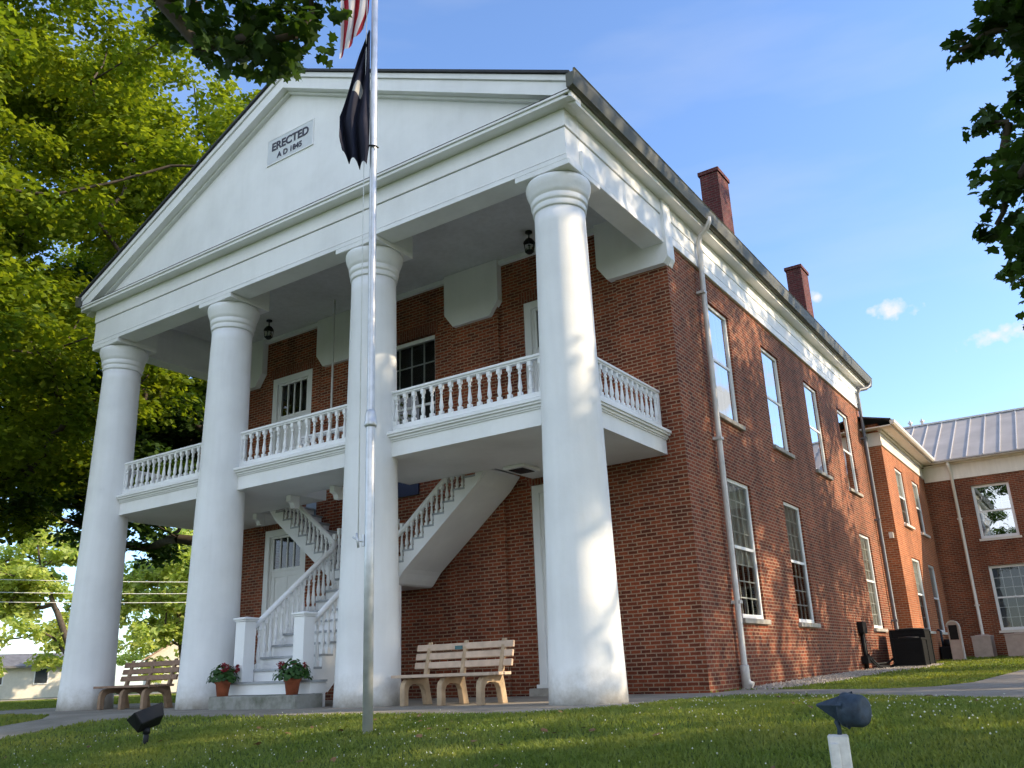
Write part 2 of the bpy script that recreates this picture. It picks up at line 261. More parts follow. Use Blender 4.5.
# ------------------------------------------------------------------ builders
class MB:
    def __init__(s): s.v=[]; s.f=[]; s.sm=[]; s.mi=[]
    def add(s,vs,fs,smooth=False,mi=0):
        o=len(s.v); s.v+= [tuple(v) for v in vs]
        for f in fs: s.f.append([o+i for i in f]); s.sm.append(smooth); s.mi.append(mi)
        return s
    def box(s,x0,x1,y0,y1,z0,z1,M=None,mi=0):
        vs=[(x0,y0,z0),(x1,y0,z0),(x1,y1,z0),(x0,y1,z0),(x0,y0,z1),(x1,y0,z1),(x1,y1,z1),(x0,y1,z1)]
        if M is not None: vs=[M@Vector(v) for v in vs]
        return s.add(vs,[(0,3,2,1),(4,5,6,7),(0,1,5,4),(1,2,6,5),(2,3,7,6),(3,0,4,7)],mi=mi)
    def quad(s,a,b_,c_,d,mi=0): return s.add([a,b_,c_,d],[(0,1,2,3)],mi=mi)
    def prism(s,poly,vec,mi=0,smooth=False):
        n=len(poly); vs=[Vector(p) for p in poly]; vec=Vector(vec); vs+= [v+vec for v in vs]
        fs=[tuple(range(n))[::-1],tuple(range(n,2*n))]+[(i,(i+1)%n,n+(i+1)%n,n+i) for i in range(n)]
        return s.add(vs,fs,smooth,mi)
    def lathe(s,prof,n=24,c=(0,0),cap=True,smooth=True,mi=0,M=None):
        vs=[];fs=[]
        for r,z in prof:
            for k in range(n):
                a=2*PI*k/n; v=Vector((c[0]+r*math.cos(a),c[1]+r*math.sin(a),z)); vs.append(M@v if M is not None else v)
        for i in range(len(prof)-1):
            for k in range(n): fs.append((i*n+k,i*n+(k+1)%n,(i+1)*n+(k+1)%n,(i+1)*n+k))
        s.add(vs,fs,smooth,mi)
        if cap:
            o=len(s.v)-len(vs); s.f.append([o+k for k in range(n)][::-1]); s.sm.append(False); s.mi.append(mi)
            s.f.append([o+(len(prof)-1)*n+k for k in range(n)]); s.sm.append(False); s.mi.append(mi)
        return s
    def tube(s,pts,rads,n=8,smooth=True,mi=0,cap=True):
        pts=[Vector(p) for p in pts]
        if not hasattr(rads,'__len__'): rads=[rads]*len(pts)
        vs=[];fs=[];ref=None
        for i,p_ in enumerate(pts):
            d=(pts[min(i+1,len(pts)-1)]-pts[max(i-1,0)]); d=d.normalized() if d.length>1e-9 else Vector((0,0,1))
            if ref is None: ref=Vector((1,0,0)) if abs(d.x)<.8 else Vector((0,1,0))
            u_=ref-d*ref.dot(d); u_.normalize(); ref=u_; v_=d.cross(u_)
            for k in range(n):
                a=2*PI*k/n; vs.append(p_+(u_*math.cos(a)+v_*math.sin(a))*rads[i])
        for i in range(len(pts)-1):
            for k in range(n): fs.append((i*n+k,i*n+(k+1)%n,(i+1)*n+(k+1)%n,(i+1)*n+k))
        s.add(vs,fs,smooth,mi)
        if cap:
            o=len(s.v)-len(vs); s.f.append([o+k for k in range(n)][::-1]); s.sm.append(False); s.mi.append(mi)
            s.f.append([o+(len(pts)-1)*n+k for k in range(n)]); s.sm.append(False); s.mi.append(mi)
        return s
    def build(s,name,mat,parent=None,bevel=0,label=None):
        me=bpy.data.meshes.new(name); me.from_pydata(s.v,[],s.f)
        mats=mat if isinstance(mat,(list,tuple)) else [mat]
        for mm in mats: me.materials.append(MAT[mm] if isinstance(mm,str) else mm)
        me.polygons.foreach_set('use_smooth',s.sm); me.polygons.foreach_set('material_index',s.mi); me.update()
        o=bpy.data.objects.new(name,me); COL.objects.link(o)
        if parent is not None: o.parent=parent
        if bevel:
            bm=o.modifiers.new('bevel','BEVEL'); bm.width=bevel; bm.segments=1; bm.limit_method='ANGLE'; bm.angle_limit=R(40)
        if label: o['label']=label
        return o
def tag(o,label,cat,group=None):
    o['label']=label; o['category']=cat
    if group: o['group']=group
    return o
def thing(name,label,cat,loc=(0,0,0),rz=0,group=None):
    o=bpy.data.objects.new(name,None); COL.objects.link(o); o.location=loc; o.rotation_euler=(0,0,rz); o.empty_display_size=.3
    return tag(o,label,cat,group)
def kind(o,k): o['kind']=k; return o
def dup(o,parent,loc=None,rz=None):
    c=o.copy(); COL.objects.link(c); c.parent=parent
    if loc is not None: c.location=loc
    if rz is not None: c.rotation_euler=(0,0,rz)
    return c
def dup_tree(o,parent=None,loc=None):
    c=o.copy(); COL.objects.link(c); c.parent=parent
    if loc is not None: c.location=loc
    for ch in list(o.children): dup_tree(ch,c)
    return c

# ------------------------------------------------------------------ terrain
def gz(x,y):
    x=np.asarray(x,float); y=np.asarray(y,float)
    d=np.maximum(0,-1.85-y); z=-.118*d*d/(d+.55); z=np.maximum(z,-1.25)
    side=np.clip((x+.5)/.8,0,1); z=z+side*.0155*np.clip(y-4.2,0,26)
    z=z-.005*np.clip(-16-x,0,90)
    return z
def g1(x,y): return float(gz(x,y))
xs=np.concatenate([np.linspace(-420,-40,20),np.linspace(-36,-17,9),np.linspace(-16,14,91),np.linspace(16,40,9),np.linspace(50,420,18)])
ys=np.concatenate([np.linspace(-400,-40,16),np.linspace(-34,-13,9),np.linspace(-12,8,81),np.linspace(9,30,22),np.linspace(36,500,22)])
XX,YY=np.meshgrid(xs,ys); ZZ=gz(XX,YY)
gm=MB(); nx=len(xs); gm.add(list(zip(XX.ravel(),YY.ravel(),ZZ.ravel())),[(j*nx+i,j*nx+i+1,(j+1)*nx+i+1,(j+1)*nx+i) for j in range(len(ys)-1) for i in range(nx-1)],True)
kind(gm.build('ground','ground'),'structure')
def drape(name,mat,poly,lift,holes=None,step=.5):
    bm=bmesh.new(); vs=[bm.verts.new((x,y,0)) for x,y in poly]; bm.faces.new(vs)
    bm.normal_update()
    mnx=min(p[0] for p in poly); mxx=max(p[0] for p in poly); mny=min(p[1] for p in poly); mxy=max(p[1] for p in poly)
    k=math.floor(mnx/step)*step+step
    while k<mxx:
        bmesh.ops.bisect_plane(bm,geom=bm.verts[:]+bm.edges[:]+bm.faces[:],plane_co=(k,0,0),plane_no=(1,0,0)); k+=step
    k=math.floor(mny/step)*step+step
    while k<mxy:
        bmesh.ops.bisect_plane(bm,geom=bm.verts[:]+bm.edges[:]+bm.faces[:],plane_co=(0,k,0),plane_no=(0,1,0)); k+=step
    top=[v for v in bm.verts]
    for v in top: v.co.z=g1(v.co.x,v.co.y)+lift
    bmesh.ops.recalc_face_normals(bm,faces=bm.faces[:])
    if sum(f.normal.z for f in bm.faces)<0: bmesh.ops.reverse_faces(bm,faces=bm.faces[:])
    # little edge skirt
    be=[e for e in bm.edges if e.is_boundary]; ex=bmesh.ops.extrude_edge_only(bm,edges=be)
    for v in [g for g in ex['geom'] if isinstance(g,bmesh.types.BMVert)]: v.co.z-=lift+.05
    me=bpy.data.meshes.new(name); bm.to_mesh(me); bm.free(); me.materials.append(MAT[mat])
    o=bpy.data.objects.new(name,me); COL.objects.link(o); kind(o,'structure'); return o
PORCH=[(-14.6,-1.5),(-9.3,-1.9),(-8.6,-2.4),(-8.6,-14),(-6.9,-14),(-6.9,-2.6),(-6.3,-2.2),(-3.0,-2.08),(.25,-2.05),(.75,-1.7),(1.0,-.8),(1.05,1.0),(1.3,1.75),(2.0,1.8),(3.0,1.12),(4.75,.0),(7,-1.7),(9.5,-3.6),(11.2,-2.2),(7.6,1.2),(5.9,3.6),(5.6,8),(5.8,21),(4.4,21),(4.12,10.3),(3.85,5.2),(3.45,4.0),(2.87,3.45),(1.9,3.75),(1.1,4.15),(.5,4.2),(.5,3.06),(-12.0,3.06),(-14.6,3.0)]
drape('porch_pavement','concrete',PORCH,.014)
drape('side_pavement','concrete',[(-30,-1.2),(-14.65,-1.45),(-14.65,.6),(-30,.8)],.02)
GRAVEL=[(.46,4.25),(1.1,4.25),(1.5,6.5),(1.35,11),(1.75,13.2),(1.75,16.6),(.46,16.6)]
drape('gravel_bed','gravel',GRAVEL,.012)
drape('street','road',[(-58,-60),(-49,-60),(-43,60),(-52,60)],.02,step=6)

# ------------------------------------------------------------------ courthouse
CX=[-11.489,-7.716,-3.872,0.]; CT=-5.745; XR=.448; XL=-11.49-.448; D=3.087; YB=17.41
CH=thing('courthouse','red brick Greek Revival courthouse with four white columns and plain pediment','building',(CT,D,0))
P=Vector((CT,D,0))
class CMB(MB):   # mesh builder in world coordinates, parented to an empty placed at off
    def __init__(s,off=P): super().__init__(); s.off=Vector(off)
    def build(s,name,mat,parent=None,bevel=0,label=None):
        s.v=[(v[0]-s.off.x,v[1]-s.off.y,v[2]-s.off.z) for v in s.v]
        return super().build(name,mat,parent if parent is not None else CH,bevel,label)
def wall(mb,axis,c,u0,u1,z0,z1,ops,depth,inward):
    """sheet wall with rectangular openings and reveals; ops=(u0,u1,z0,z1)"""
    us=sorted({u0,u1,*[o[0] for o in ops],*[o[1] for o in ops]}); zs=sorted({z0,z1,*[o[2] for o in ops],*[o[3] for o in ops]})
    def pt(u,z,dd=0): return (u,c+inward*dd,z) if axis=='y' else (c+inward*dd,u,z)
    for i in range(len(us)-1):
        for j in range(len(zs)-1):
            um,zm=(us[i]+us[i+1])/2,(zs[j]+zs[j+1])/2
            if any(o[0]<um<o[1] and o[2]<zm<o[3] for o in ops): continue
            mb.quad(pt(us[i],zs[j]),pt(us[i+1],zs[j]),pt(us[i+1],zs[j+1]),pt(us[i],zs[j+1]))
    for a,b_,c0,c1 in ops:
        for q in (((a,c0),(a,c1)),((b_,c0),(b_,c1)),((a,c0),(b_,c0)),((a,c1),(b_,c1))):
            mb.quad(pt(*q[0]),pt(*q[1]),pt(*q[1],depth),pt(*q[0],depth))
# side openings (Y centre), front openings (X range)
UPC=[5.42,8.66,11.9,15.12]; LOC=[5.5,8.8,15.42]; WW=1.24
side_ops=[(c-WW/2,c+WW/2,4.9,7.24) for c in UPC]+[(c-WW/2,c+WW/2,1.18,3.71) for c in LOC]
DU=[(-10.05,-8.68),(-2.69,-1.36)]; MW=(-6.53,-4.96)
front_ops=[(a,b_,4.3,7.42) for a,b_ in DU]+[(a,b_,.2,3.71) for a,b_ in DU]+[(MW[0],MW[1],4.34,7.38)]
mb=CMB()
wall(mb,'y',D,XL,XR,-.4,8.9,front_ops,.16,1); wall(mb,'x',XR,D,YB,-.4,8.9,side_ops,.10,-1)
wall(mb,'x',XL,D,YB,-.4,8.9,[],.12,1); wall(mb,'y',YB,XL,XR,-.4,8.9,[],.12,-1)
# gable end of the main block above the porch roof
for cx in (CX[0],CX[1],CX[2]):   # shallow brick pilasters behind the columns
    mb.box(cx-.6,cx+.6,D-.07,D+.02,-.2,8.5)
mb.box(CX[3]-.6,XR,D-.035,D,-.2,8.5)
mb.build('wall','brick')
# soldier-course lintels
for a,b_,z in [(DU[0][0],DU[0][1],7.42),(DU[1][0],DU[1][1],7.42),(MW[0],MW[1],7.38),(DU[0][0],DU[0][1],3.71),(DU[1][0],DU[1][1],3.71)]:
    CMB().box(a-.08,b_+.08,D-.004,D+.05,z,z+.24).build('brick_lintel','soldier')

# window / door units, local frame: faces -Y, x along the wall, origin at sill centre
def make_window(parent,loc,rz,w,h,storm=True,pane='glass',grid=(3,6),blind=1.0,blindmat='blind',fr=.07,name='window',muntin=.02,mcol='white',deep=.10):
    f=MB(); f.box(-w/2,-w/2+fr,0,.09,0,h); f.box(w/2-fr,w/2,0,.09,0,h); f.box(-w/2+fr,w/2-fr,0,.09,h-fr,h); f.box(-w/2+fr,w/2-fr,0,.09,0,fr*1.1)
    o=f.build(name,'white',parent,.004); o.location=loc; o.rotation_euler=(0,0,rz)
    iw=w/2-fr; z0,z1=fr*1.1,h-fr; zm=(z0+z1)/2
    MB().box(-iw,iw,.012,.05,zm-.028,zm+.028).build('meeting_rail','white',o,.003)
    MB().quad((-iw,.03,z0),(iw,.03,z0),(iw,.03,z1),(-iw,.03,z1)).build('pane',pane,o)
    if grid:
        g=MB(); nx_,nz_=grid
        for k in range(1,nx_): xx=-iw+2*iw*k/nx_; g.box(xx-muntin/2,xx+muntin/2,.06,.085,z0,z1)
        for k in range(1,nz_):
            zz=z0+(z1-z0)*k/nz_; g.box(-iw,iw,.062,.083,zz-muntin/2,zz+muntin/2)
        g.build('muntins',mcol,o)
    if blind:
        zb=z1-(z1-z0)*blind; b2=MB()
        n=14
        for k in range(n):
            xa=-iw+2*iw*k/n; xb=-iw+2*iw*(k+1)/n; ya=deep+.02*math.sin(k*2.1); yb_=deep+.02*math.sin((k+1)*2.1)
            b2.quad((xa,ya,zb),(xb,yb_,zb),(xb,yb_,z1),(xa,ya,z1))
        b2.build('blind' if blindmat=='blind' else 'curtain',blindmat,o)
    # dim room behind the pane
    MB().box(-w/2-.15,w/2+.15,.62,.66,-.1,h+.1).build('room_back','dark',o)
    return o
def sill(parent,o,w,h=.09,proj=.07,mat='stone'):
    s=MB().box(-w/2-.07,w/2+.07,-.045-proj+.002,-.003,-h,-.003); return s.build('sill',mat,o,.006)
for i,c in enumerate(UPC):
    o=make_window(CH,Vector((XR-.045,c,4.9))-P,PI/2,WW,2.34,pane='glass2',grid=(3,4),blind=1.0,muntin=.014)
    sill(CH,o,WW)
for i,c in enumerate(LOC):
    o=make_window(CH,Vector((XR-.045,c,1.18))-P,PI/2,WW,2.53,pane='glass',grid=(4,8),blind=(.62,.5,1)[i],blindmat='curtain',muntin=.022)
    sill(CH,o,WW)
def make_door(parent,loc,w,h,glass=(0,0),nmunt=3,split=.0,grid=None):
    """door case with a glazed upper light and a panelled leaf"""
    f=MB(); fr=.15; f.box(-w/2,-w/2+fr,-.03,.1,0,h); f.box(w/2-fr,w/2,-.03,.1,0,h); f.box(-w/2+fr,w/2-fr,-.03,.1,h-fr,h)
    f.box(-w/2+fr,-w/2+fr+.05,.02,.1,0,h-fr); f.box(w/2-fr-.05,w/2-fr,.02,.1,0,h-fr); f.box(-w/2+fr+.05,w/2-fr-.05,.02,.1,h-fr-.05,h-fr)
    f.box(-w/2-.02,w/2+.02,-.10,.1,-.06,0)
    o=f.build('door_case','white',parent,.005); o.location=loc
    iw=w/2-fr-.05; g0,g1_=glass
    l=MB(); l.box(-iw,iw,.05,.09,0,g0-.02)
    l.box(-iw,iw,.035,.05,g0-.14,g0-.02); l.box(-iw,-iw+.12,.035,.05,0,g0-.14); l.box(iw-.12,iw,.035,.05,0,g0-.14); l.box(-iw+.12,iw-.12,.035,.05,0,.2)
    l.box(-.05,.05,.035,.05,.2,g0-.14); 
    l.box(-iw+.12,-.05,.035,.05,g0*.52,g0*.52+.12); l.box(.05,iw-.12,.035,.05,g0*.52,g0*.52+.12)
    lf=l.build('door_leaf','white',o,.004)
    MB().lathe([(.0,-.03),(.028,-.02),(.03,0),(.012,.02),(.012,.05)],10,M=Matrix.Translation((iw-.06,.0,1.0))@Matrix.Rotation(R(90),4,'X')).build('handle','black',lf)
    s=MB(); s.box(-iw,iw,.03,.09,g0-.02,g0+.05); s.box(-iw,iw,.03,.09,g1_-.05,g1_); s.box(-iw,-iw+.05,.03,.09,g0+.05,g1_-.05); s.box(iw-.05,iw,.03,.09,g0+.05,g1_-.05)
    for k in range(1,nmunt+1):
        xx=-iw+.05+(2*iw-.1)*k/(nmunt+1); s.box(xx-.016,xx+.016,.035,.085,g0+.05,g1_-.05)
    if g1_<h-fr-.06: s.box(-iw,iw,.04,.09,g1_,h-fr-.05)
    s.build('glazing_bars','white',o,.003)
    MB().quad((-iw+.05,.06,g0+.05),(iw-.05,.06,g0+.05),(iw-.05,.06,g1_-.05),(-iw+.05,.06,g1_-.05)).build('pane','glass',o)
    MB().box(-w/2-.1,w/2+.1,.5,.54,-.1,h+.1).build('room_back','dark',o)
    return o
for a,b_ in DU:
    make_door(CH,Vector(((a+b_)/2,D+.04,4.3))-P,b_-a,3.12,glass=(2.1,2.97))
for a,b_ in DU:
    make_door(CH,Vector(((a+b_)/2,D+.04,.2))-P,b_-a,3.51,glass=(2.58,3.36))
o=make_window(CH,Vector(((MW[0]+MW[1])/2,D+.10,4.34))-P,0,MW[1]-MW[0],3.04,pane='glass',grid=(4,6),blind=0,fr=.09,muntin=.026)
# door steps at ground
for a,b_ in DU: CMB().box(a-.08,b_+.08,D-.22,D-.075,-.05,.14).build('door_step','stone',bevel=.01)

# columns
def col_prof():
    pr=[]; 
    for i in range(31):
        k=i/30; z=k*7.08; r=float(np.interp(k,[0,.06,.15,.28,.41,.55,.7,.85,1],[.518,.503,.485,.466,.450,.434,.418,.404,.391]))
        pr.append((r,z))
    return pr
shaft=MB().lathe(col_prof(),48)
cap=MB().lathe([(.393,7.075),(.412,7.08),(.416,7.10),(.416,7.165),(.408,7.18),(.432,7.19),(.438,7.21),(.438,7.275),(.430,7.29),(.448,7.30),(.462,7.36),(.485,7.42),(.503,7.48),(.509,7.53),(.50,7.575),(.46,7.6)],48)
ab=MB().box(-.487,.487,-.487,.487,7.601,7.691).box(-.486,.486,-.049,.486,7.6911,8.05)
first=None
for cx in CX:
    if first is None:
        first=shaft.build('column','stucco',CH); c2=cap.build('capital','stucco',first); c3=ab.build('abacus','white',first,.006)
        first.location=Vector((cx+.03,0,0))-P
    else: dup_tree(first,CH,Vector((cx+.03,0,0))-P)

# entablature: nested boxes round three sides (front, left, right)
def around(mb,off,inn,z0,z1,yend=D-.003,mi=0):
    xl,xr=CX[0]-off,off
    mb.box(xl,xr,-off,inn,z0,z1,mi=mi); mb.box(xr-off-inn,xr,inn,yend,z0,z1,mi=mi); mb.box(xl,xl+off+inn,inn,yend,z0,z1,mi=mi)
mb=CMB(); around(mb,.487,-.05,7.692,7.775); around(mb,.432,-.05,7.776,7.795); around(mb,.468,-.05,7.796,8.262); around(mb,.45,-.05,8.263,8.275); around(mb,.49,-.05,8.276,8.57)
mb.build('entablature','white',bevel=.004)
# side frieze over the main block wall
for sx,x0 in ((1,XR),(-1,XL)):
    mb=CMB()
    def bx(a,b_,y0,y1,z0,z1): mb.box(min(x0+sx*a,x0+sx*b_),max(x0+sx*a,x0+sx*b_),y0,y1,z0,z1)
    bx(-.02,.055,D+.005,YB+.02,7.79,7.95); bx(-.02,.028,D+.005,YB+.02,7.951,7.975); bx(-.02,.045,D+.005,YB+.02,7.976,8.27); bx(-.02,.06,D+.005,YB+.02,8.271,8.30); bx(-.02,.048,D+.005,YB+.02,8.301,8.57)
    mb.build('side_frieze','white',bevel=.004)
# cornice: soffit slab around, front horizontal cornice
mb=CMB(); XO=.70
mb.box(CX[0]-XO,XO,-.70,-.2,8.571,8.63); mb.box(CX[0]-XO-.03,XO+.03,-.73,-.2,8.631,8.672)
for x0,x1 in ((.2,XO),(CX[0]-XO,CX[0]-.2)): mb.box(x0,x1,-.199,YB+.62,8.571,8.63)
for x0,x1 in ((XO-.06,XO+.03),(CX[0]-XO-.03,CX[0]-XO+.06)): mb.box(x0,x1,-.199,YB+.62,8.631,8.86)
# weathering lip
mb.build('cornice','white',bevel=.004)
CMB().box(CX[0]-XO-.035,XO+.035,-.737,-.19,8.673,8.679).build('cornice_flashing','roofdark')
# pediment
ZE,ZA,XE=8.92,12.04,.745; XEl=2*CT-XE; SL=(ZA-ZE)/(XE-CT)
mb=CMB(); mb.prism([(CX[0]-.6,-.48,8.68),(.6,-.48,8.68),(CT,-.48,ZA-.25)],(0,.08,0)); mb.build('pediment','white')
mb=CMB()
def rake(y0,y1,top,thick):
    for xe in (XE,XEl):
        mb.prism([(xe,y0,ZE-top),(CT,y0,ZA-top),(CT,y0,ZA-top-thick),(xe,y0,ZE-top-thick)],(0,y1-y0,0))
rake(-.70,-.402,.12,.25); rake(-.735,-.401,.012,.105); rake(-.56,-.4,.371,.05)
mb.build('raking_cornice','white',bevel=.004)
mb=CMB()
for xe in (XE+.03,XEl-.03):
    ze=ZE-.03*SL
    mb.prism([(xe,-.78,ze),(CT,-.78,ZA),(CT,-.78,ZA+.045),(xe,-.78,ze+.045)],(0,YB+.7+.78,0))
mb.build('roof','roofdark')
# rear gable closing
CMB().prism([(XL,YB-.02,8.6),(XR,YB-.02,8.6),(CT,YB-.02,ZA-.3)],(0,.1,0)).build('rear_gable','brick')
# gutters
for sx,x0 in ((1,XE),(-1,XEl)):
    mb=CMB()
    pr=[(0,8.66),(.06,8.65),(.11,8.68),(.125,8.75),(.145,8.86),(.145,8.92),(.16,8.94),(.13,8.94),(.125,8.89),(.0,8.89)]
    mb.prism([(x0+sx*(a-.02),-.80,z) for a,z in pr][::(1 if sx<0 else -1)],(0,YB+1.5,0))
    mb.build('gutter','gutter')
# downpipes
def pipe(pts,r=.05,mat='pipe',name='downpipe',par=None,off=P,n=10):
    m_=CMB(off); m_.tube(pts,r,n)
    return m_
m_=pipe([(.84,4.45,8.75),(.84,4.45,8.66),(.78,4.46,8.56),(.62,4.5,8.46),(.57,4.5,8.32),(.56,4.48,7.3),(.545,4.45,4),(.545,4.42,.3),(.58,4.42,.12),(.66,4.42,.08)],.052)
for z in (7.2,4.3,1.4): m_.box(.44,.61,4.385,4.515,z,z+.05)
m_.lathe([(.075,.02),(.075,.38),(.068,.40),(.068,.34)],12,(.545,4.42)); m_.build('downpipe','pipe')
m_=pipe([(.84,17.75,8.75),(.84,17.75,8.64),(.78,17.6,8.52),(.62,17.2,8.4),(.56,17.12,8.25),(.55,17.12,.3),(.60,17.12,.2)],.05)
for z in (6.8,4.3,1.4): m_.box(.44,.61,17.05,17.19,z,z+.05)
m_.build('downpipe','pipedark')
# chimneys
for y0,y1 in ((7.95,8.68),(14.75,15.5)):
    mb=CMB(); mb.box(-.46,0,y0,y1,8.8,11.88); 
    ch=mb.build('chimney','chim')
    mb=CMB(); mb.box(-.495,.035,y0-.035,y1+.035,11.88,11.98); c_=mb.build('chimney_cap','chim',ch); c_.location=(0,0,0)
    CMB().box(-.48,.02,y0-.02,y1+.02,9.1,9.6).build('flashing','roofdark',ch)
# porch ceiling
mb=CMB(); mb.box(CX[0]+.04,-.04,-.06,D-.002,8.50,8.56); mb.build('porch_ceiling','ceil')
mb=CMB(); mb.box(CX[0]+.05,-.05,D-.09,D-.003,8.40,8.499); mb.build('ceiling_moulding','white')
# pilaster caps: chamfered white panels at the head of each pilaster
def pcap(x0,x1,chl=True,chr_=True,ybk=D-.003,yf=D-.17,name='pilaster_cap'):
    z0,z1=7.3,8.499; c_=.22; h_=.3
    poly=[(x0,z1)]+([(x0,z0+h_),(x0+c_,z0)] if chl else [(x0,z0)])+([(x1-c_,z0),(x1,z0+h_)] if chr_ else [(x1,z0)])+[(x1,z1)]
    m_=CMB(); m_.prism([(x,yf,z) for x,z in poly],(0,ybk-yf,0)); m_.build(name,'white',bevel=.006)
pcap(CX[0]-.44,CX[0]+1.2-.0,False); pcap(CX[1]-.68,CX[1]+.68); pcap(CX[2]-.7,CX[2]+.68); 
m_=CMB(); m_.prism([(x,D-.17,z) for x,z in [(-.905,8.5),(-.905,7.6),(-.70,7.3),(.45,7.3),(.535,7.42),(.535,8.57),(.5,8.57),(.5,8.5)]],(0,.163,0)); m_.prism([(.455,D,z0) for z0 in ()] or [(XR+.002,D-.004,7.3),(XR+.02,D-.004,7.3),(.535,D-.004,7.42),(.535,D-.004,8.57),(XR+.002,D-.004,8.57)],(0,.16,0)); m_.build('pilaster_cap','white')

# sign in the tympanum
pl=CMB(); pl.box(-6.32,-5.04,-.497,-.478,10.19,10.74); pq=pl.build('sign_plaque','plaque')
fr_=CMB()
for q in ((-6.34,-6.32,10.17,10.76),(-5.04,-5.02,10.17,10.76),(-6.32,-5.04,10.17,10.19),(-6.32,-5.04,10.74,10.76)): fr_.box(q[0],q[1],-.503,-.478,q[2],q[3])
fr_.build('sign_frame','white',pq)
def text_mesh(name,s,size,loc,mat,parent,width=None,off=P,rot=(R(90),0,0),bold=.012):
    cu=bpy.data.curves.new(name,'FONT'); cu.body=s; cu.size=size; cu.align_x='CENTER'; cu.align_y='CENTER'; cu.extrude=.004; cu.offset=bold
    to=bpy.data.objects.new(name,cu); COL.objects.link(to); dg=bpy.context.evaluated_depsgraph_get(); me=bpy.data.meshes.new_from_object(to.evaluated_get(dg))
    wd=to.dimensions.x; bpy.data.objects.remove(to)
    o=bpy.data.objects.new(name,me); COL.objects.link(o); me.materials.clear(); me.materials.append(MAT[mat]); o.parent=parent
    o.location=Vector(loc)-off; o.rotation_euler=rot
    if width: o.scale=(width/wd,1,1)
    return o
text_mesh('lettering','ERECTED',.25,(-5.68,-.503,10.55),'ink',pq,1.04,bold=.006)
text_mesh('lettering','A D 1845',.17,(-5.68,-.503,10.32),'ink',pq,.70,bold=.003)

# balcony
BX0,BX1=-11.6,.12; BZ0,BZ1=3.84,4.24; BY=.02
mb=CMB(); ZC=BZ0
def deck(x0,x1,y0,y1): mb.box(x0,x1,y0,y1,ZC,4.236)
deck(BX0,BX1,BY,1.15); deck(BX0,-6.85,1.15,1.9); deck(-4.64,BX1,1.15,1.9); deck(BX0,-8.85,1.9,D-.003); deck(-2.64,BX1,1.9,D-.003)
bal=mb.build('balcony','white')
mb=CMB()
for o_,z0,z1 in ((.022,4.09,4.115),(.045,4.116,4.155),(.085,4.156,4.19),(.11,4.191,4.24)):
    mb.box(BX0-o_,BX1+o_,BY-o_,BY-.001,z0,z1); mb.box(BX1+.001,BX1+o_,BY,D-.004,z0,z1); mb.box(BX0-o_,BX0-.001,BY,D-.004,z0,z1)
mb.build('moulding','white',bal,.003)
# ceiling vent box under the balcony and corbels
mb=CMB(); mb.box(-2.47,-2.03,1.86,2.38,3.78,3.837); mb.box(-2.40,-2.10,1.93,2.31,3.765,3.779,mi=1); mb.build('soffit_vent',['white','black'],bal,.004)
def corbel(x,y0):
    m_=CMB(); m_.prism([(x-.06,y0,3.838),(x-.06,y0,3.72),(x-.06,y0+.08,3.69),(x-.06,y0+.12,3.60),(x-.06,y0+.24,3.60),(x-.06,y0+.24,3.838)],(.12,0,0)); m_.build('corbel','white',bal,.004)
corbel(-8.96,1.86); corbel(-6.95,1.0); corbel(-5.72,.95); corbel(-8.96,2.7)
# balustrades
def bal_prof(h):
    return [(.020,.10*h),(.031,.12*h),(.020,.15*h),(.026,.18*h),(.036,.26*h),(.034,.32*h),(.022,.50*h),(.018,.62*h),(.018,.68*h),(.030,.70*h),(.030,.73*h),(.019,.75*h),(.024,.80*h),(.030,.82*h),(.020,.86*h)]
def make_baluster(h,parent,name='baluster'):
    m_=MB(); m_.lathe(bal_prof(h),8); m_.box(-.032,.032,-.032,.032,0,.12*h); m_.box(-.032,.032,-.032,.032,.85*h,h); return m_.build(name,'white',parent)
BALP={}
def baluster_at(parent,loc,h,rz=0):
    k=round(h,2)
    if k not in BALP: BALP[k]=make_baluster(h,parent); o=BALP[k]
    else: o=dup(BALP[k],parent)
    o.parent=parent; o.location=loc; o.rotation_euler=(0,0,rz); return o
def balustrade(p0,p1,z0=4.29,h=.68,sp=.185,ends=True,par=None,off=P):
    p0,p1=Vector(p0),Vector(p1); d=p1-p0; L=d.length; a=math.atan2(d.y,d.x)
    m_=MB(); m_.box(0,L,-.045,.045,0,.075); m_.box(0,L,-.03,.03,.0751,.09)
    o=m_.build('balustrade','white',par or CH,.004); o.location=Vector((p0.x,p0.y,z0))-off; o.rotation_euler=(0,0,a)
    m_=MB(); m_.box(0,L,-.042,.042,h-.075,h-.045); m_.box(0,L,-.06,.06,h-.0449,h); m_.build('handrail','white',o,.008)
    n=max(2,int(round(L/sp))); hb=h-.165
    for k in range(n): baluster_at(o,((k+.5)*L/n,0,.09),hb)
    if ends:
        for x in (.03,L-.03): MB().box(x-.035,x+.035,-.04,.04,-.06,h-.076).build('end_post','white',o)
    nf=max(2,int(L/.9))
    m_=MB()
    for k in range(nf): x=(k+.5)*L/nf; m_.box(x-.05,x+.05,-.03,.03,-.06,-.001)
    m_.build('foot_block','white',o)
    return o
for i in range(3): balustrade((CX[i]+.41,.09,0),(CX[i+1]-.41,.09,0))
balustrade((.05,.46,0),(.05,D-.10,0)); balustrade((CX[0]-.05,.46,0),(CX[0]-.05,D-.10,0))
# guard rail round the stair opening
balustrade((-8.75,1.82,0),(-6.9,1.82,0),ends=True,sp=.2); balustrade((-4.6,1.82,0),(-2.75,1.82,0),ends=True,sp=.2); balustrade((-6.75,1.07,0),(-4.75,1.07,0),ends=True,sp=.22)
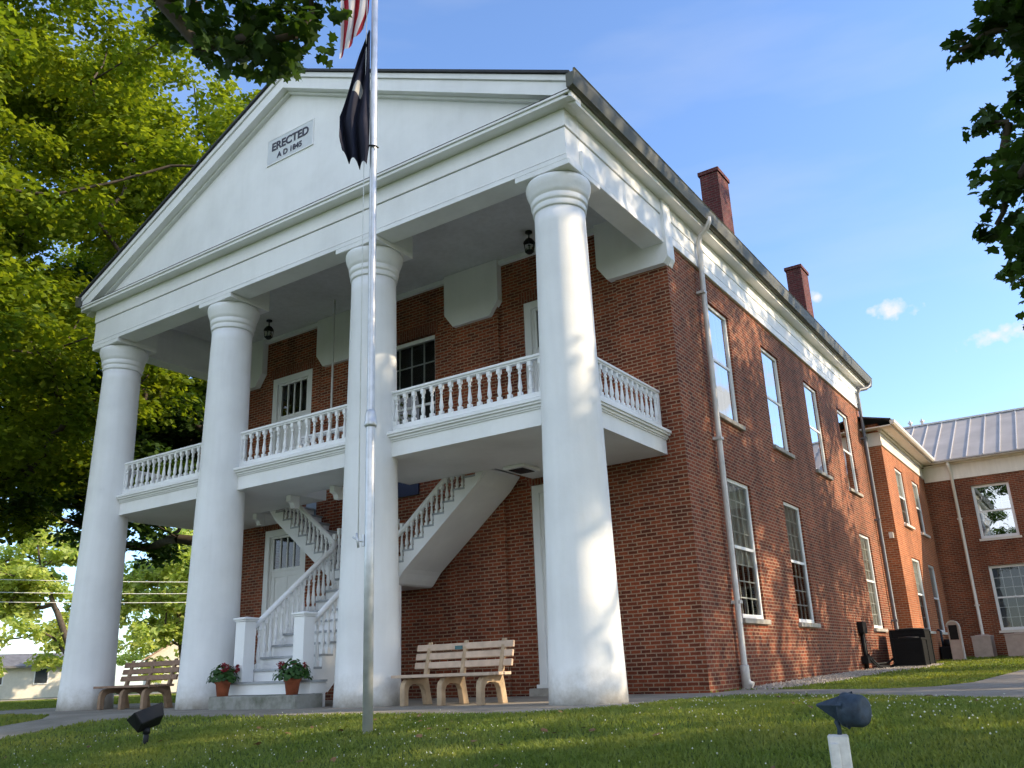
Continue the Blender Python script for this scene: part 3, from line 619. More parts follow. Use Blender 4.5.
# blue sign and pale panel on the wall above the landing, white conduit in the porch
CMB().box(-6.25,-5.39,D-.05,D-.003,3.93,4.29).build('wall_sign','sign_navy',bevel=.004)
CMB().prism([(x,D-.05,z) for x,z in [(-8.66,3.55),(-8.2,3.55),(-8.2,4.08),(-8.36,4.29),(-8.66,4.29)]],(0,.046,0)).build('wall_panel','paleblue')
CMB().tube([(-7.22,2.32,8.5),(-7.2,2.3,4.3)],.022,8).build('conduit','white')
# hanging porch lanterns
def lantern(x,y):
    m_=MB(); m_.lathe([(.07,0),(.07,-.03),(.015,-.04),(.015,-.14)],12); r_=m_.build('porch_lamp','black',CH)
    r_.location=Vector((x,y,8.5))-P
    m_=MB(); m_.lathe([(.02,-.14),(.07,-.17),(.11,-.23),(.115,-.25)],14); m_.lathe([(.085,-.42),(.09,-.43),(.05,-.47),(.01,-.49)],14)
    for k in range(6): a=k*PI/3; m_.tube([(.11*math.cos(a),.11*math.sin(a),-.25),(.085*math.cos(a),.085*math.sin(a),-.43)],.008,5)
    m_.build('lamp_cage','black',r_); MB().lathe([(.09,-.25),(.07,-.42)],12).build('lamp_glass','glass',r_)
lantern(-9.25,2.2); lantern(-2.02,2.35); lantern(CT,2.3)

# ------------------------------------------------------------------ staircase
ST=thing('staircase','white double flight porch staircase with turned balusters and square newel posts','staircase',(CT,0,0)); SP=Vector((CT,0,0))
S=lambda: CMB(SP)
cl,cr=-6.46,-5.03
rise,go=.2,.245
def yk(k): return -.375+go*(k-1)
def zk(k): return .42+rise*(k-1)
NC=10    # landing is tread 10
body=S(); tread=S()
# first wide step
body.box(-6.72,-4.74,-.335,.0,.221,.389); tread.box(-6.75,-4.71,-.375,.0,.39,.422)
for k in range(2,NC):
    body.box(cl+.03,cr-.03,yk(k)+.03,yk(k)+.05,zk(k-1)+.005,zk(k)-.036)
    tread.box(cl-.03,cr+.03,yk(k),yk(k)+go+.035,zk(k)-.035,zk(k))
YL=yk(NC); ZL=zk(NC)+.04
# side stringers, stepped
for xs_ in (cl,cr):
    poly=[(.001,.225),(.001,.39)]
    for k in range(2,NC): poly+=[(yk(k)+.03,zk(k-1)-.0),(yk(k)+.03,zk(k)-.036)]
    poly+=[(YL+.1,ZL-.04),(YL+.1,ZL-.42),(.30,.225)]
    body.prism([(xs_-.025,y,z) for y,z in poly],(.05,0,0))
# landing
LX0,LX1=-6.45,-5.04; LY0,LY1=1.95,D-.08
body.box(LX0,LX1,YL+.03,LY1,ZL-.232,ZL-.04); tread.box(LX0-.03,LX1+.03,YL,LY1,ZL-.039,ZL)
# landing support posts
body.box(-5.12,-5.0,LY0+.02,LY0+.14,.0,ZL-.233); body.box(-6.49,-6.37,LY0+.02,LY0+.14,.0,ZL-.233)
sr,sg=.194,.24
for sx in (1,-1):
    X0=LX1 if sx>0 else LX0
    def X(a): return X0+sx*a
    n=9
    for k in range(1,n+1):
        za=ZL+sr*k; xa=sg*(k-1)
        x0,x1=sorted((X(xa-.035),X(xa+sg))); tread.box(x0,x1,LY0-.035,LY1,za-.035,za)
        x0,x1=sorted((X(xa),X(xa+.02))); body.box(x0,x1,LY0+.025,LY1,za-sr+.001,za-.036)
    # front stringer, stepped top, smooth bottom with curled ends
    poly=[(-.0,ZL-.04)]
    for k in range(1,n+1): poly+=[(sg*(k-1),ZL+sr*(k-1)-.0 if k>1 else ZL-.04),(sg*(k-1),ZL+sr*k-.036)]
    poly+=[(sg*n+.02,ZL+sr*n-.036)]
    poly+=[(sg*n+.02,3.90),(sg*n+.02-.12,3.80),(sg*n-.24,3.62)]
    poly+=[(.26,2.285),(.19,2.21),(.12,2.12),(.05,2.04),(.0,2.01)]
    pts=[(X(a),LY0-.03,z) for a,z in poly]
    body.prism(pts if sx<0 else pts[::-1],(0,.055,0))
    # sloped soffit panel between stringer and wall
    sof=[(sg*n+.0,3.88),(sg*n-.22,3.64),(.26,2.30),(.19,2.225),(.12,2.135),(.05,2.055),(0,2.03)]
    up_=[(a,z+.03) for a,z in sof]
    pts=[(X(a),LY0+.026,z) for a,z in sof+up_[::-1]]
    body.prism(pts,(0,LY1-LY0-.03,0))
stair=body.build('stair_body','white',ST); tr_=tread.build('treads','stepgray',ST)
# newel posts
first=None
for nx_ in (-6.46,-5.03):
    m_=MB(); m_.box(-.12,.12,-.12,.12,.423,1.40)
    if first is None:
        first=m_.build('newel_post','white',ST,.006); first.location=Vector((nx_,-.235,0))-SP
        c_=MB(); c_.box(-.135,.135,-.135,.135,1.401,1.43); c_.box(-.155,.155,-.155,.155,1.4301,1.465); c_.lathe([(.20,1.465),(.0,1.49)],4,cap=False,smooth=False,M=Matrix.Rotation(PI/4,4,'Z')); c_.build('newel_cap','white',first,.006)
    else: dup_tree(first,ST,Vector((nx_,-.235,0))-SP)
# block under the right newel where the step ends
S().box(-4.90,-4.75,-.085,-.001,.0,.22).build('step_block','white',ST)
# handrails: from newel up the centre flight, curving round into the side flights
def rz_(y): return 1.31+.83*(y+.08)
def rail_path(sx):
    xs_=cl if sx<0 else cr
    pts=[(xs_,-.12,1.30)]
    for i in range(0,9): y=-.08+1.66*i/8; pts.append((xs_,y,rz_(y)))
    # easement and turn
    rad=.28
    for i in range(1,7):
        a=i/6*PI/2; pts.append((xs_+sx*rad*(1-math.cos(a)),1.66+rad*math.sin(a)*1.0,2.72+.36*i/6))
    e=pts[-1]; 
    for i in range(1,7): dx=1.35*i/6; pts.append((e[0]+sx*dx,e[1],e[2]+.81*dx))
    return pts
for sx in (-1,1):
    pts=rail_path(sx)
    m_=S(); m_.tube(pts,.05,10); 
    m_.build('handrail','white',ST)
# stair balusters
SB=[]
for sx in (-1,1):
    xs_=cl if sx<0 else cr
    for k in range(2,NC):
        for j in (.25,.75):
            y=yk(k)+go*j
            if y<-.08: continue
            ztop=rz_(y)-.04
            SB.append((xs_,y,zk(k),.66,ztop-zk(k)))
    X0=LX1 if sx>0 else LX0
    for k in range(1,9):
        for j in (.22,.72):
            a=sg*(k-1)+sg*j; xx=X0+sx*a
            zb=ZL+sr*k; e=(xs_+sx*.28); dx=abs(xx-e); zt=3.08+.81*dx
            zt=min(zt,3.905)
            if zt-zb>.12: SB.append((xx,LY0+.0,zb,.66,zt-zb-.03))
for (x,y,z,h0,hh) in SB:
    o=baluster_at(ST,Vector((x,y,z))-SP,.60); o.scale=(1,1,hh/.60)
# stone slab at the foot
tag(CMB(Vector((0,0,0))).box(-6.75,-4.70,-.68,-.09,-.06,.215).build('stone_step','stepstone',bevel=.015),'worn grey stone slab at the foot of the white staircase','step')
bpy.data.objects['stone_step'].parent=None

# ------------------------------------------------------------------ annex and rear wing
AX=.92; YA0,YW=17.46,24.34; WX1=15.
AN=thing('brick_annex','lower orange red brick annex with tan metal seam roof joined behind the courthouse','building',(6,24,0)); AP=Vector((6,24,0))
A=lambda: CMB(AP)
class AMB(CMB):
    def __init__(s): super().__init__(AP)
    def build(s,name,mat,parent=None,bevel=0,label=None): return super().build(name,mat,parent or AN,bevel,label)
AUW=[(19.0,20.2),(21.75,22.95)]; ALW=[(19.2,20.55),(21.95,23.25)]
WU=[(2.42,3.62),(5.2,6.4),(8,9.2),(10.8,12)]; WL=[(2.45,4.55),(5.4,7.2),(8.2,10),(11,12.8)]
mb=AMB(); wall(mb,'x',AX,YA0,YW,-.3,7.3,[(a,b_,4.38,6.2) for a,b_ in AUW]+[(a,b_,1.15,3.36) for a,b_ in ALW],.1,-1)
wall(mb,'y',YA0,XR-1,AX,-.3,7.3,[],.1,1); mb.build('wall','brick_sunlit'); mb=AMB(); wall(mb,'y',YW,AX,WX1,-.3,7.3,[(a,b_,4.26,6.16) for a,b_ in WU]+[(a,b_,1.15,3.32) for a,b_ in WL],.1,1)
wall(mb,'x',WX1,YW,YW+8,-.3,7.3,[],.1,-1); wall(mb,'y',YW+8,-8,WX1,-.3,7.3,[],.1,-1)
mb.prism([(WX1-.02,YW,7.2),(WX1-.02,YW+8,7.2),(WX1-.02,YW+4,9.4)],(-.1,0,0))
mb.build('wall','brick_shaded')
mb=AMB()  # cream frieze + soffits
mb.box(AX-.01,AX+.04,YA0-.045,YW-.045,6.60,6.72); mb.box(AX-.01,AX+.025,YA0-.03,YW-.03,6.721,7.03); mb.box(AX-.01,AX+.10,YA0-.10,YW-.1,7.031,7.09)
mb.box(XR-.2,AX-.011,YA0-.045,YA0+.01,6.60,6.72); mb.box(XR-.2,AX-.011,YA0-.03,YA0+.01,6.721,7.03)
mb.box(XR-.6,AX+.42,YA0-.35,YW-.02,7.091,7.13)
mb.box(AX+.041,WX1+.05,YW-.045,YW+.01,6.46,6.58); mb.box(AX+.026,WX1+.05,YW-.03,YW+.01,6.581,7.0); mb.box(AX+.1,WX1+.1,YW-.10,YW+.01,7.001,7.06); mb.box(AX+.421,WX1+.3,YW-.38,YW+.2,7.061,7.09)
mb.build('cornice','cream',bevel=.004)
mb=AMB(); mb.prism([(AX+.42,YA0-.36,7.131),(AX+.50,YA0-.36,7.131),(AX+.55,YA0-.36,7.18),(AX+.55,YA0-.36,7.26),(AX+.42,YA0-.36,7.26)][::-1],(0,YW-YA0+.3-.35,0)); mb.build('gutter','cream')
mb=AMB(); mb.prism([(AX+.46,YA0-.38,7.262),(AX+.46,YA0-.38,7.31),(-4,YA0-.38,8.6),(-4,YA0-.38,8.55)],(0,YW-YA0+.3+2,0)); mb.build('side_roof','roofdark')
# wing roof: standing seam
mb=AMB(); y0,y1,z0,z1=YW-.42,YW+4.0,7.095,9.5
x0,x1=-7,WX1+.35
mb.prism([(x0,y0,z0),(x0,y0,z0+.05),(x0,y1,z1+.05),(x0,y1,z1)],(x1-x0,0,0)); mb.prism([(x0,y1,z1),(x0,y1,z1+.05),(x0,2*y1-y0,z0+.05),(x0,2*y1-y0,z0)],(x1-x0,0,0))
wr=mb.build('roof','seam')
mb=AMB(); xx=1.44-.535*15
sl=(z1-z0)/(y1-y0)
while xx<x1-.02:
    mb.prism([(xx,y0-.003,z0+.051),(xx,y0-.003,z0+.085),(xx,y1,z1+.085),(xx,y1,z1+.051)],(.028,0,0)); xx+=.535
mb.box(x0,x1,y1-.08,y1+.08,z1+.04,z1+.11); mb.build('roof_seam','pipe',wr)
# roof curb with two finials far back on the ridge
mb=AMB(); mb.box(-.35,.85,YW+4.4,YW+5.0,9.2,9.72); 
cb=mb.build('roof_vent','pipe')
mb=AMB()
for x in (.15,.62): mb.lathe([(.05,9.72),(.05,9.86),(.09,9.88),(.09,9.94),(.03,9.97),(.03,10.02)],8,(x,YW+4.7))
mb.build('vent_cap','galv',cb)
m_=AMB(); m_.tube([(1.86,YW-.30,7.06),(1.87,YW-.25,6.9),(1.88,YW-.09,6.75),(1.88,YW-.08,.45),(1.89,YW-.2,.34)],.055,10)
for z in (5.,2.): m_.box(1.80,1.96,YW-.13,YW-.002,z,z+.05)
m_.build('downpipe','cream')
for a,b_ in AUW:
    o=make_window(AN,Vector((AX-.04,(a+b_)/2,4.38))-AP,PI/2,b_-a,1.82,pane='glass',grid=(4,4),blind=.5,fr=.07,mcol='white'); MB().box(-(b_-a)/2-.06,(b_-a)/2+.06,-.13,-.003,-.08,-.003).build('sill','cream',o)
for a,b_ in ALW:
    o=make_window(AN,Vector((AX-.04,(a+b_)/2,1.15))-AP,PI/2,b_-a,2.21,pane='glass',grid=(4,6),blind=.5,fr=.07); MB().box(-(b_-a)/2-.06,(b_-a)/2+.06,-.13,-.003,-.08,-.003).build('sill','cream',o)
for a,b_ in WU:
    o=make_window(AN,Vector(((a+b_)/2,YW+.1,4.26))-AP,0,b_-a,1.90,pane='glass2',grid=(4,6),blind=0,fr=.09); MB().box(-(b_-a)/2-.06,(b_-a)/2+.06,-.13,-.003,-.08,-.003).build('sill','cream',o)
for a,b_ in WL:
    o=make_window(AN,Vector(((a+b_)/2,YW+.1,1.15))-AP,0,b_-a,2.17,pane='glass',grid=(7,6),blind=0,fr=.09); MB().box(-(b_-a)/2-.06,(b_-a)/2+.06,-.13,-.003,-.08,-.003).build('sill','cream',o)
AMB().box(.72,.84,YA0-.10,YA0-.005,3.78,3.95).build('wall_box','cream')

# ------------------------------------------------------------------ benches
def bench(label,x0,wood,leg,plaque,y=-.0):
    b_=thing('bench',label,'bench',(x0,y,0.014),0,'slatted benches on the porch')
    b_.scale=(1,1,.95); L=1.78; lx=(.22,.91,1.60)
    m_=MB(); 
    for k in range(3): m_.box(0.02,L+.02,-.24+k*.19,-.24+k*.19+.165,.405,.45)
    m_.build('seat',wood,b_,.006)
    tilt=.22
    m_=MB()
    for k in range(3):
        z=.53+k*.135; yy=.34+tilt*(z-.45); M_=Matrix.Translation((0,yy,z))@Matrix.Rotation(-math.atan(tilt),4,'X')
        m_.box(-.02-.0*k,L+.0,-.022,.022,-.0,.10,M_)
    bk=m_.build('backrest',wood,b_,.006)
    if plaque: M_=Matrix.Translation((.80,.34+tilt*.38-.026,.825)); MB().box(-.07,.07,-.006,.0,-.02,.035,M_).build('name_plate','bronze',bk)
    for x in lx:
        m_=MB(); 
        # arched frame in the YZ plane
        out=[(-.22,0),(-.22,.25),(-.20,.33),(-.14,.385),(-.05,.404),(.33,.404),(.36,.30),(.43,0)]
        inn=[(.30,0),(.25,.22),(.20,.285),(.12,.31),(-.02,.31),(-.09,.28),(-.12,.22),(-.12,0)]
        m_.prism([(x-.045,yv,zv) for yv,zv in out+inn],(.09,0,0))
        m_.prism([(x-.035,.29,.404),(x-.035,.365,.404),(x-.035,.365+tilt*.49,.935),(x-.035,.365+tilt*.49-.045,.935)],(.07,0,0))
        m_.build('leg_frame',leg,b_,.008)
    return b_
bench('pale slatted bench with a small dark plate, beside the third column from the left',-3.15,'benchwood','benchleg',True,-.03)
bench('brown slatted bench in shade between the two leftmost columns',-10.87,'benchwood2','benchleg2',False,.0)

# ------------------------------------------------------------------ flower pots
def leaf_shape(kind_):
    if kind_=='maple':
        a=[(0,-.5),(.16,-.28),(.42,-.34),(.34,-.08),(.52,.10),(.26,.16),(.22,.34),(0,.56),(-.22,.34),(-.26,.16),(-.52,.10),(-.34,-.08),(-.42,-.34),(-.16,-.28)]
    elif kind_=='hex': a=[(0,-.5),(.36,-.2),(.36,.18),(0,.55),(-.36,.18),(-.36,-.2)]
    else: a=[(0,-.5),(.38,0),(0,.5),(-.38,0)]
    return np.array(a)
def leaves_mesh(name,pts,size,mat,parent,shape='quad',upb=.6,outward=None,seed=1,cup=.25,loc=None):
    rg=np.random.default_rng(seed); n=len(pts); sh=leaf_shape(shape); k=len(sh)
    nrm=rg.normal(size=(n,3)); nrm/=np.linalg.norm(nrm,axis=1)[:,None]; nrm[:,2]=np.abs(nrm[:,2])*1+upb
    if outward is not None: nrm+=outward
    nrm/=np.linalg.norm(nrm,axis=1)[:,None]
    t_=rg.normal(size=(n,3)); t_-=nrm*(t_*nrm).sum(1)[:,None]; t_/=np.linalg.norm(t_,axis=1)[:,None]; b_=np.cross(nrm,t_)
    s_=size*(.65+.7*rg.random(n))
    V=pts[:,None,:]+s_[:,None,None]*(sh[None,:,0,None]*t_[:,None,:]+sh[None,:,1,None]*b_[:,None,:])-(cup*s_)[:,None,None]*((sh**2).sum(1)[None,:,None])*nrm[:,None,:]
    V=V.reshape(-1,3)
    if loc is not None: V=V-np.array(loc)
    me=bpy.data.meshes.new(name); me.vertices.add(n*k); me.vertices.foreach_set('co',V.ravel().astype(np.float32))
    me.loops.add(n*k); me.loops.foreach_set('vertex_index',np.arange(n*k,dtype=np.int32)); me.polygons.add(n); me.polygons.foreach_set('loop_start',np.arange(0,n*k,k,dtype=np.int32))
    me.update(calc_edges=True); me.validate(); me.materials.append(MAT[mat])
    o=bpy.data.objects.new(name,me); COL.objects.link(o)
    if parent is not None: o.parent=parent
    return o
def flowerpot(label,x,y,seed,s):
    r_=thing('flower_pot',label,'flower pot',(x,y,.215),0,'terracotta pots on the stone step'); rg=np.random.default_rng(seed)
    MB().lathe([(.085,0),(.09,.0),(.118,.19),(.135,.195),(.14,.25),(.12,.255),(.115,.21),(.0,.21)],24,cap=True).build('pot','terracotta',r_)
    n=430; d=rg.normal(size=(n,3)); d/=np.linalg.norm(d,axis=1)[:,None]; rr=rg.random(n)**.4
    pts=np.stack([d[:,0]*rr*.25*s,d[:,1]*rr*.24*s,.29+np.abs(d[:,2])*rr*.19*s-.07*(d[:,0]**2+d[:,1]**2)*rr],1)
    pl_=leaves_mesh('plant',pts,.062,'plantleaf',r_,'hex',.5,outward=d*.8,seed=seed)
    m_=MB()
    for k in range(26): a=rg.random()*6.28; q=.2*rg.random(); m_.tube([(0,0,.2),(q*.5*math.cos(a),q*.5*math.sin(a),.3),(q*math.cos(a)*1.1,q*math.sin(a)*1.1,.34)],.004,4)
    m_.build('stem','plantleaf',pl_)
    for k in range(8 if s>1 else 5):
        a=rg.random()*6.28; q=.22*math.sqrt(rg.random())*s; c=np.array([q*math.cos(a),q*math.sin(a)-.05,.42+.08*rg.random()-q*.15])
        pp=c+rg.normal(size=(26,3))*.018; leaves_mesh('flower',pp,.032,'petalred',pl_,'hex',.3,seed=seed+k)
flowerpot('terracotta pot of sparse red geraniums left of the stair beside the second column',-6.58,-.54,3,1.2)
flowerpot('terracotta pot of fuller red geraniums in front of the right newel post',-4.92,-.54,5,1.32)

# ------------------------------------------------------------------ flagpole and flags
FX,FY=-.77,-3.25; FG=g1(FX,FY)
FP=thing('flagpole','tall silver flagpole standing in the front lawn','flagpole',(FX,FY,FG)); 
MB().lathe([(.055,-.1),(.054,2.0),(.053,3.38),(.047,3.42),(.046,5),(.045,7.2),(.040,12.6)],20).build('pole','alum',FP)
FP.rotation_euler=(0,-.0085,0)
MB().lathe([(.066,3.30),(.075,3.32),(.075,3.36),(.068,3.37),(.068,3.42),(.058,3.47),(.050,3.5)],20).build('collar','alum',FP)
MB().lathe([(.0,12.6),(.05,12.62),(.09,12.7),(.05,12.78),(.0,12.8)],14,cap=False).build('finial','alum',FP)
m_=MB(); m_.tube([(-.05,-.04,1.98),(-.10,-.07,2.0),(-.16,-.10,2.04)],.012,6); m_.tube([(-.10,-.07,1.92),(-.12,-.08,2.08)],.014,6); m_.box(-.07,-.04,-.05,-.02,1.93,2.06); m_.build('cleat','alum',FP)
MB().tube([(-.105,-.07,1.99),(-.10,-.07,6),(-.075,-.05,12.5)],.006,5).build('halyard','wire',FP)
m_=MB(); 
for z in (7.05,): m_.tube([(-.05,-.05,z),(.0,-.07,z+.01),(.06,-.03,z),(.09,.0,z-.03)],.012,5)
m_.build('rope_clip','black',FP)
def limp_flag(name,label,mat,ztop,zbot,prof,folds,seed,uvmap,botfn):
    """cloth gathered against the pole; prof gives how far it stands off at each height"""
    nu,nv=72,40; dr=Vector((-.83,-.56,0)); pr=Vector((-.56,.83,0)); vs=[];uvs=[]
    for i in range(nu+1):
        u_=i/nu
        for j in range(nv+1):
            v_=j/nv
            wv=np.interp(v_,[p[0] for p in prof],[p[1] for p in prof])
            o0=np.interp(v_,[p[0] for p in prof],[p[2] for p in prof])
            z=ztop-(ztop-zbot(u_))*v_
            ph=u_*folds*2*PI+seed+.9*math.sin(v_*4+seed)
            x=o0+wv*(u_+.05*math.sin(ph*1.0+1)*min(1,4*v_)); y=(.03+.05*v_)*math.sin(ph)+.03*math.sin(v_*9+u_*5+seed)
            p_=dr*(x+.06)+pr*y; vs.append((p_.x,p_.y,z)); uvs.append(uvmap(u_,v_))
    me=bpy.data.meshes.new(name); fs=[(i*(nv+1)+j,(i+1)*(nv+1)+j,(i+1)*(nv+1)+j+1,i*(nv+1)+j+1) for i in range(nu) for j in range(nv)]
    me.from_pydata(vs,[],fs); uvl=me.uv_layers.new(name='UVMap')
    for l in me.loops: uvl.data[l.index].uv=uvs[l.vertex_index]
    me.polygons.foreach_set('use_smooth',[True]*len(fs)); me.materials.append(MAT[mat]); me.update()
    o=bpy.data.objects.new(name,me); COL.objects.link(o); o.location=(FX-.07,FY,0); tag(o,label,'flag')
    return o
limp_flag('national_flag','red and white striped national flag hanging limp from the top of the flagpole','usflag',10.9,lambda u:8.82-.42*u+.08*math.sin(u*17),[(0,.06,0),(.3,.34,0),(.6,.42,0),(.85,.40,.02),(1,.34,.08)],2.6,1,lambda u,v:(v*.9,.36-.36*u+.10*v*(1-u)+.05*math.sin(6*v)),None)
limp_flag('state_flag','dark navy flag with pale emblem hanging limp below the striped flag','stflag',8.78,lambda u:6.66+.16*u+.025*math.sin(u*14),[(0,.03,0),(.2,.14,0),(.45,.26,.0),(.7,.40,0),(.88,.38,.0),(1,.30,.02)],2.2,3,lambda u,v:(.5+(v-.46)*1.9,.72-.42*u),None)

# ------------------------------------------------------------------ lawn floodlights
# right: bullet floodlight with visor on a grey outlet box
fx,fy=4.58,-5.335; gz0=g1(fx,fy)
FR=thing('floodlight','blue grey visored spotlight on a pale electrical box in the right lawn','floodlight',(fx,fy,gz0)); z0=gz0
L0=lambda v: (v[0]-fx,v[1]-fy,v[2]-gz0)
rx=Vector((.966,.259,0)); ry=Vector((-.259,.966,0))   # screen-right-ish and away
def fl(a,b_,c): return rx*a+ry*b_+Vector((0,0,c-gz0))
zb=.066
m_=MB(); Mx=Matrix(((rx.x,ry.x,0,0),(rx.y,ry.y,0,0),(0,0,1,0),(0,0,0,1)))
m_.box(-.075,.03,-.03,.05,-.115-gz0,zb-gz0,Mx); bx_=m_.build('outlet_box','galv',FR,.008)
MB().box(-.07,-.022,-.052,-.0301,-.10-gz0,.03-gz0,Mx).build('box_cover','galv',bx_,.006)
MB().lathe([(.014,-.035),(.014,-.028)],10,M=Mx@Matrix.Translation((-.042,-.028,.052-gz0))@Matrix.Rotation(R(90),4,'X')).build('cable_entry','black',bx_)
m_=MB(); m_.tube([fl(-.04,.01,gz0-.05),fl(-.04,.01,-.118)],.014,8); m_.tube([fl(.005,.01,gz0-.05),fl(.005,.01,-.118)],.014,8); m_.build('conduit_post','galv',FR)
m_=MB(); m_.tube([fl(-.012,.01,zb),fl(-.01,.01,zb+.03),fl(-.016,.01,zb+.06),fl(-.012,.01,zb+.075)],[.012,.011,.016,.014],8); m_.build('swivel_joint','bluegrey',FR)
# lamp body: barrel pointing up-left toward the pediment, with a pointed hood
aim=(rx*-.85+ry*.52+Vector((0,0,.06))).normalized(); e1=(Vector((0,0,1))*.22-ry*.97); e1=(e1-aim*e1.dot(aim)).normalized(); e2=aim.cross(e1)
Mq=Matrix(((e1.x,e2.x,aim.x,0),(e1.y,e2.y,aim.y,0),(e1.z,e2.z,aim.z,0),(0,0,0,1))); Mq=Matrix.Translation(rx*.060+Vector((0,0,.186-gz0)))@Mq
m_=MB(); m_.lathe([(.0,-.085),(.055,-.084),(.072,-.078),(.081,-.06),(.084,.0),(.084,.02),(.088,.021),(.088,.032)],28,M=Mq); hd=m_.build('lamp_head','bluegrey',FR)
m_=MB(); ns=4; ring=[Mq@Vector((.099*math.cos(2*PI*k/ns),.099*math.sin(2*PI*k/ns),.0)) for k in range(ns)]; tipc=[Mq@Vector((.060+.008*math.cos(2*PI*k/ns),.008*math.sin(2*PI*k/ns),.165)) for k in range(ns)]
m_.add(ring+tipc,[(k,(k+1)%ns,ns+(k+1)%ns,ns+k) for k in range(ns)]+[tuple(range(ns,2*ns))])
m_.build('visor','bluegrey',hd,.003)
MB().lathe([(.08,.02),(.03,.026),(.0,.028)],20,cap=False,M=Mq).build('lens','glass',hd)
# left: dark box floodlight on a short stake
lx,ly=-3.43,-4.02; lg=g1(lx,ly)
FLd=thing('floodlight','black wedge shaped floodlight on a short stake in the left lawn','floodlight',(lx,ly,lg))
rx2=Vector((.735,.678,0)); ry2=Vector((-.678,.735,0)); Mx=Matrix(((rx2.x,ry2.x,0,0),(rx2.y,ry2.y,0,0),(0,0,1,0),(0,0,0,1)))
MB().tube([(0,0,-.05),(0,0,.17)],.03,8).build('stake','black',FLd)
MB().lathe([(.04,.12),(.04,.19)],10).build('swivel_joint','black',FLd)
Mt=Mx@Matrix.Translation((0,0,.295))@Matrix.Scale(.9,4)@Matrix.Rotation(R(-22),4,'Y')@Matrix.Rotation(R(38),4,'Z')@Matrix.Rotation(R(-18),4,'X')
m_=MB(); vs=[Mt@Vector(v) for v in [(-.15,-.10,-.09),(.15,-.10,-.09),(.15,.10,-.11),(-.15,.10,-.11),(-.19,-.13,.07),(.19,-.13,.07),(.19,.13,.12),(-.19,.13,.12)]]
m_.add(vs,[(0,3,2,1),(0,1,5,4),(1,2,6,5),(2,3,7,6),(3,0,4,7)]); m_.add([Mt@Vector(v) for v in [(-.19,-.13,.07),(.19,-.13,.07),(.19,.13,.12),(-.19,.13,.12)]],[(0,1,2,3)]); hd=m_.build('lamp_head','black',FLd,.01)
MB().add([Mt@Vector(v) for v in [(-.17,-.11,.079),(.17,-.11,.079),(.17,.11,.121),(-.17,.11,.121)]],[(0,1,2,3)]).build('lens','glass',hd)

# ------------------------------------------------------------------ services beside the wall
def cond_unit(label,x0,x1,y0,y1,zg,h,mat,grp,fins=True):
    o=thing('air_conditioner',label,'air conditioner',((x0+x1)/2,(y0+y1)/2,zg),0,grp); w_,d_=(x1-x0)/2,(y1-y0)/2
    MB().box(-w_-.05,w_+.05,-d_-.05,d_+.05,-.08,.03).build('pad','concrete',o)
    m_=MB(); m_.box(-w_,w_,-d_,d_,.031,h-.05); 
    if fins:
        n=int(h/.05)
        for k in range(n):
            z=.09+k*(h-.2)/n
            m_.box(-w_-.008,w_+.008,-d_-.008,-d_-.0,z,z+.022); m_.box(w_,w_+.008,-d_,d_,z,z+.022)
        for sx in (-1,1):
            for sy in (-1,1): m_.box(sx*w_-.025,sx*w_+.025,sy*d_-.025,sy*d_+.025,.032,h-.051)
        pass
    m_.build('casing',mat,o,.006)
    m_=MB(); m_.box(-w_-.015,w_+.015,-d_-.015,d_+.015,h-.05,h); m_.lathe([(min(w_,d_)*.8,h),(min(w_,d_)*.75,h+.025),(.05,h+.04)],20); m_.build('fan_grille','blackplastic' if mat=='blackplastic' else mat,o,.006)
    return o
cond_unit('low black air conditioner nearest the downpipe on the gravel by the brick wall',.92,1.62,14.35,15.0,g1(1.2,14.6)+.02,.70,'blackplastic','black air conditioners by the side wall')
cond_unit('taller black air conditioner standing behind the low black unit',.72,1.56,15.25,16.1,g1(1.2,15.6)+.02,.92,'blackplastic','black air conditioners by the side wall')
cond_unit('narrow beige air conditioner left of the pale downpipe at the rear wing',1.72,2.28,22.6,23.5,g1(2,23)-.0,.70,'beigeac','beige air conditioners by the rear wing',False)
cond_unit('wide beige air conditioner under the large window of the rear wing',2.72,3.9,22.3,23.2,g1(3,22.8),.72,'beigeac','beige air conditioners by the rear wing',False)
# electric disconnect and pipes on the wall
W0=thing('electrical_disconnect','dark electrical box with looping black pipes on the brick side wall','electrical box',(XR,13.2,.2)); wo=Vector((XR,13.2,.2))
m_=CMB(wo); m_.box(XR+.003,XR+.14,12.95,13.35,1.02,1.30); m_.build('box','blackplastic',W0,.01)
m_=CMB(wo); m_.tube([(XR+.06,13.08,1.03),(XR+.06,13.08,.15)],.05,8); m_.tube([(XR+.06,13.25,1.03),(XR+.06,13.3,.45),(XR+.2,13.6,.28),(XR+.35,14.1,.30),(XR+.47,14.4,.42)],.028,8); m_.tube([(XR+.10,13.2,.5),(XR+.25,13.5,.22),(XR+.4,14.1,.2),(XR+.55,14.5,.3)],.032,8); m_.tube([(XR+.12,13.0,.45),(XR+.3,13.4,.15),(XR+.5,14.2,.16),(XR+.6,14.5,.22)],.02,8); m_.box(XR+.01,XR+.16,12.85,13.3,.30,.48); m_.build('pipes','blackplastic',W0)
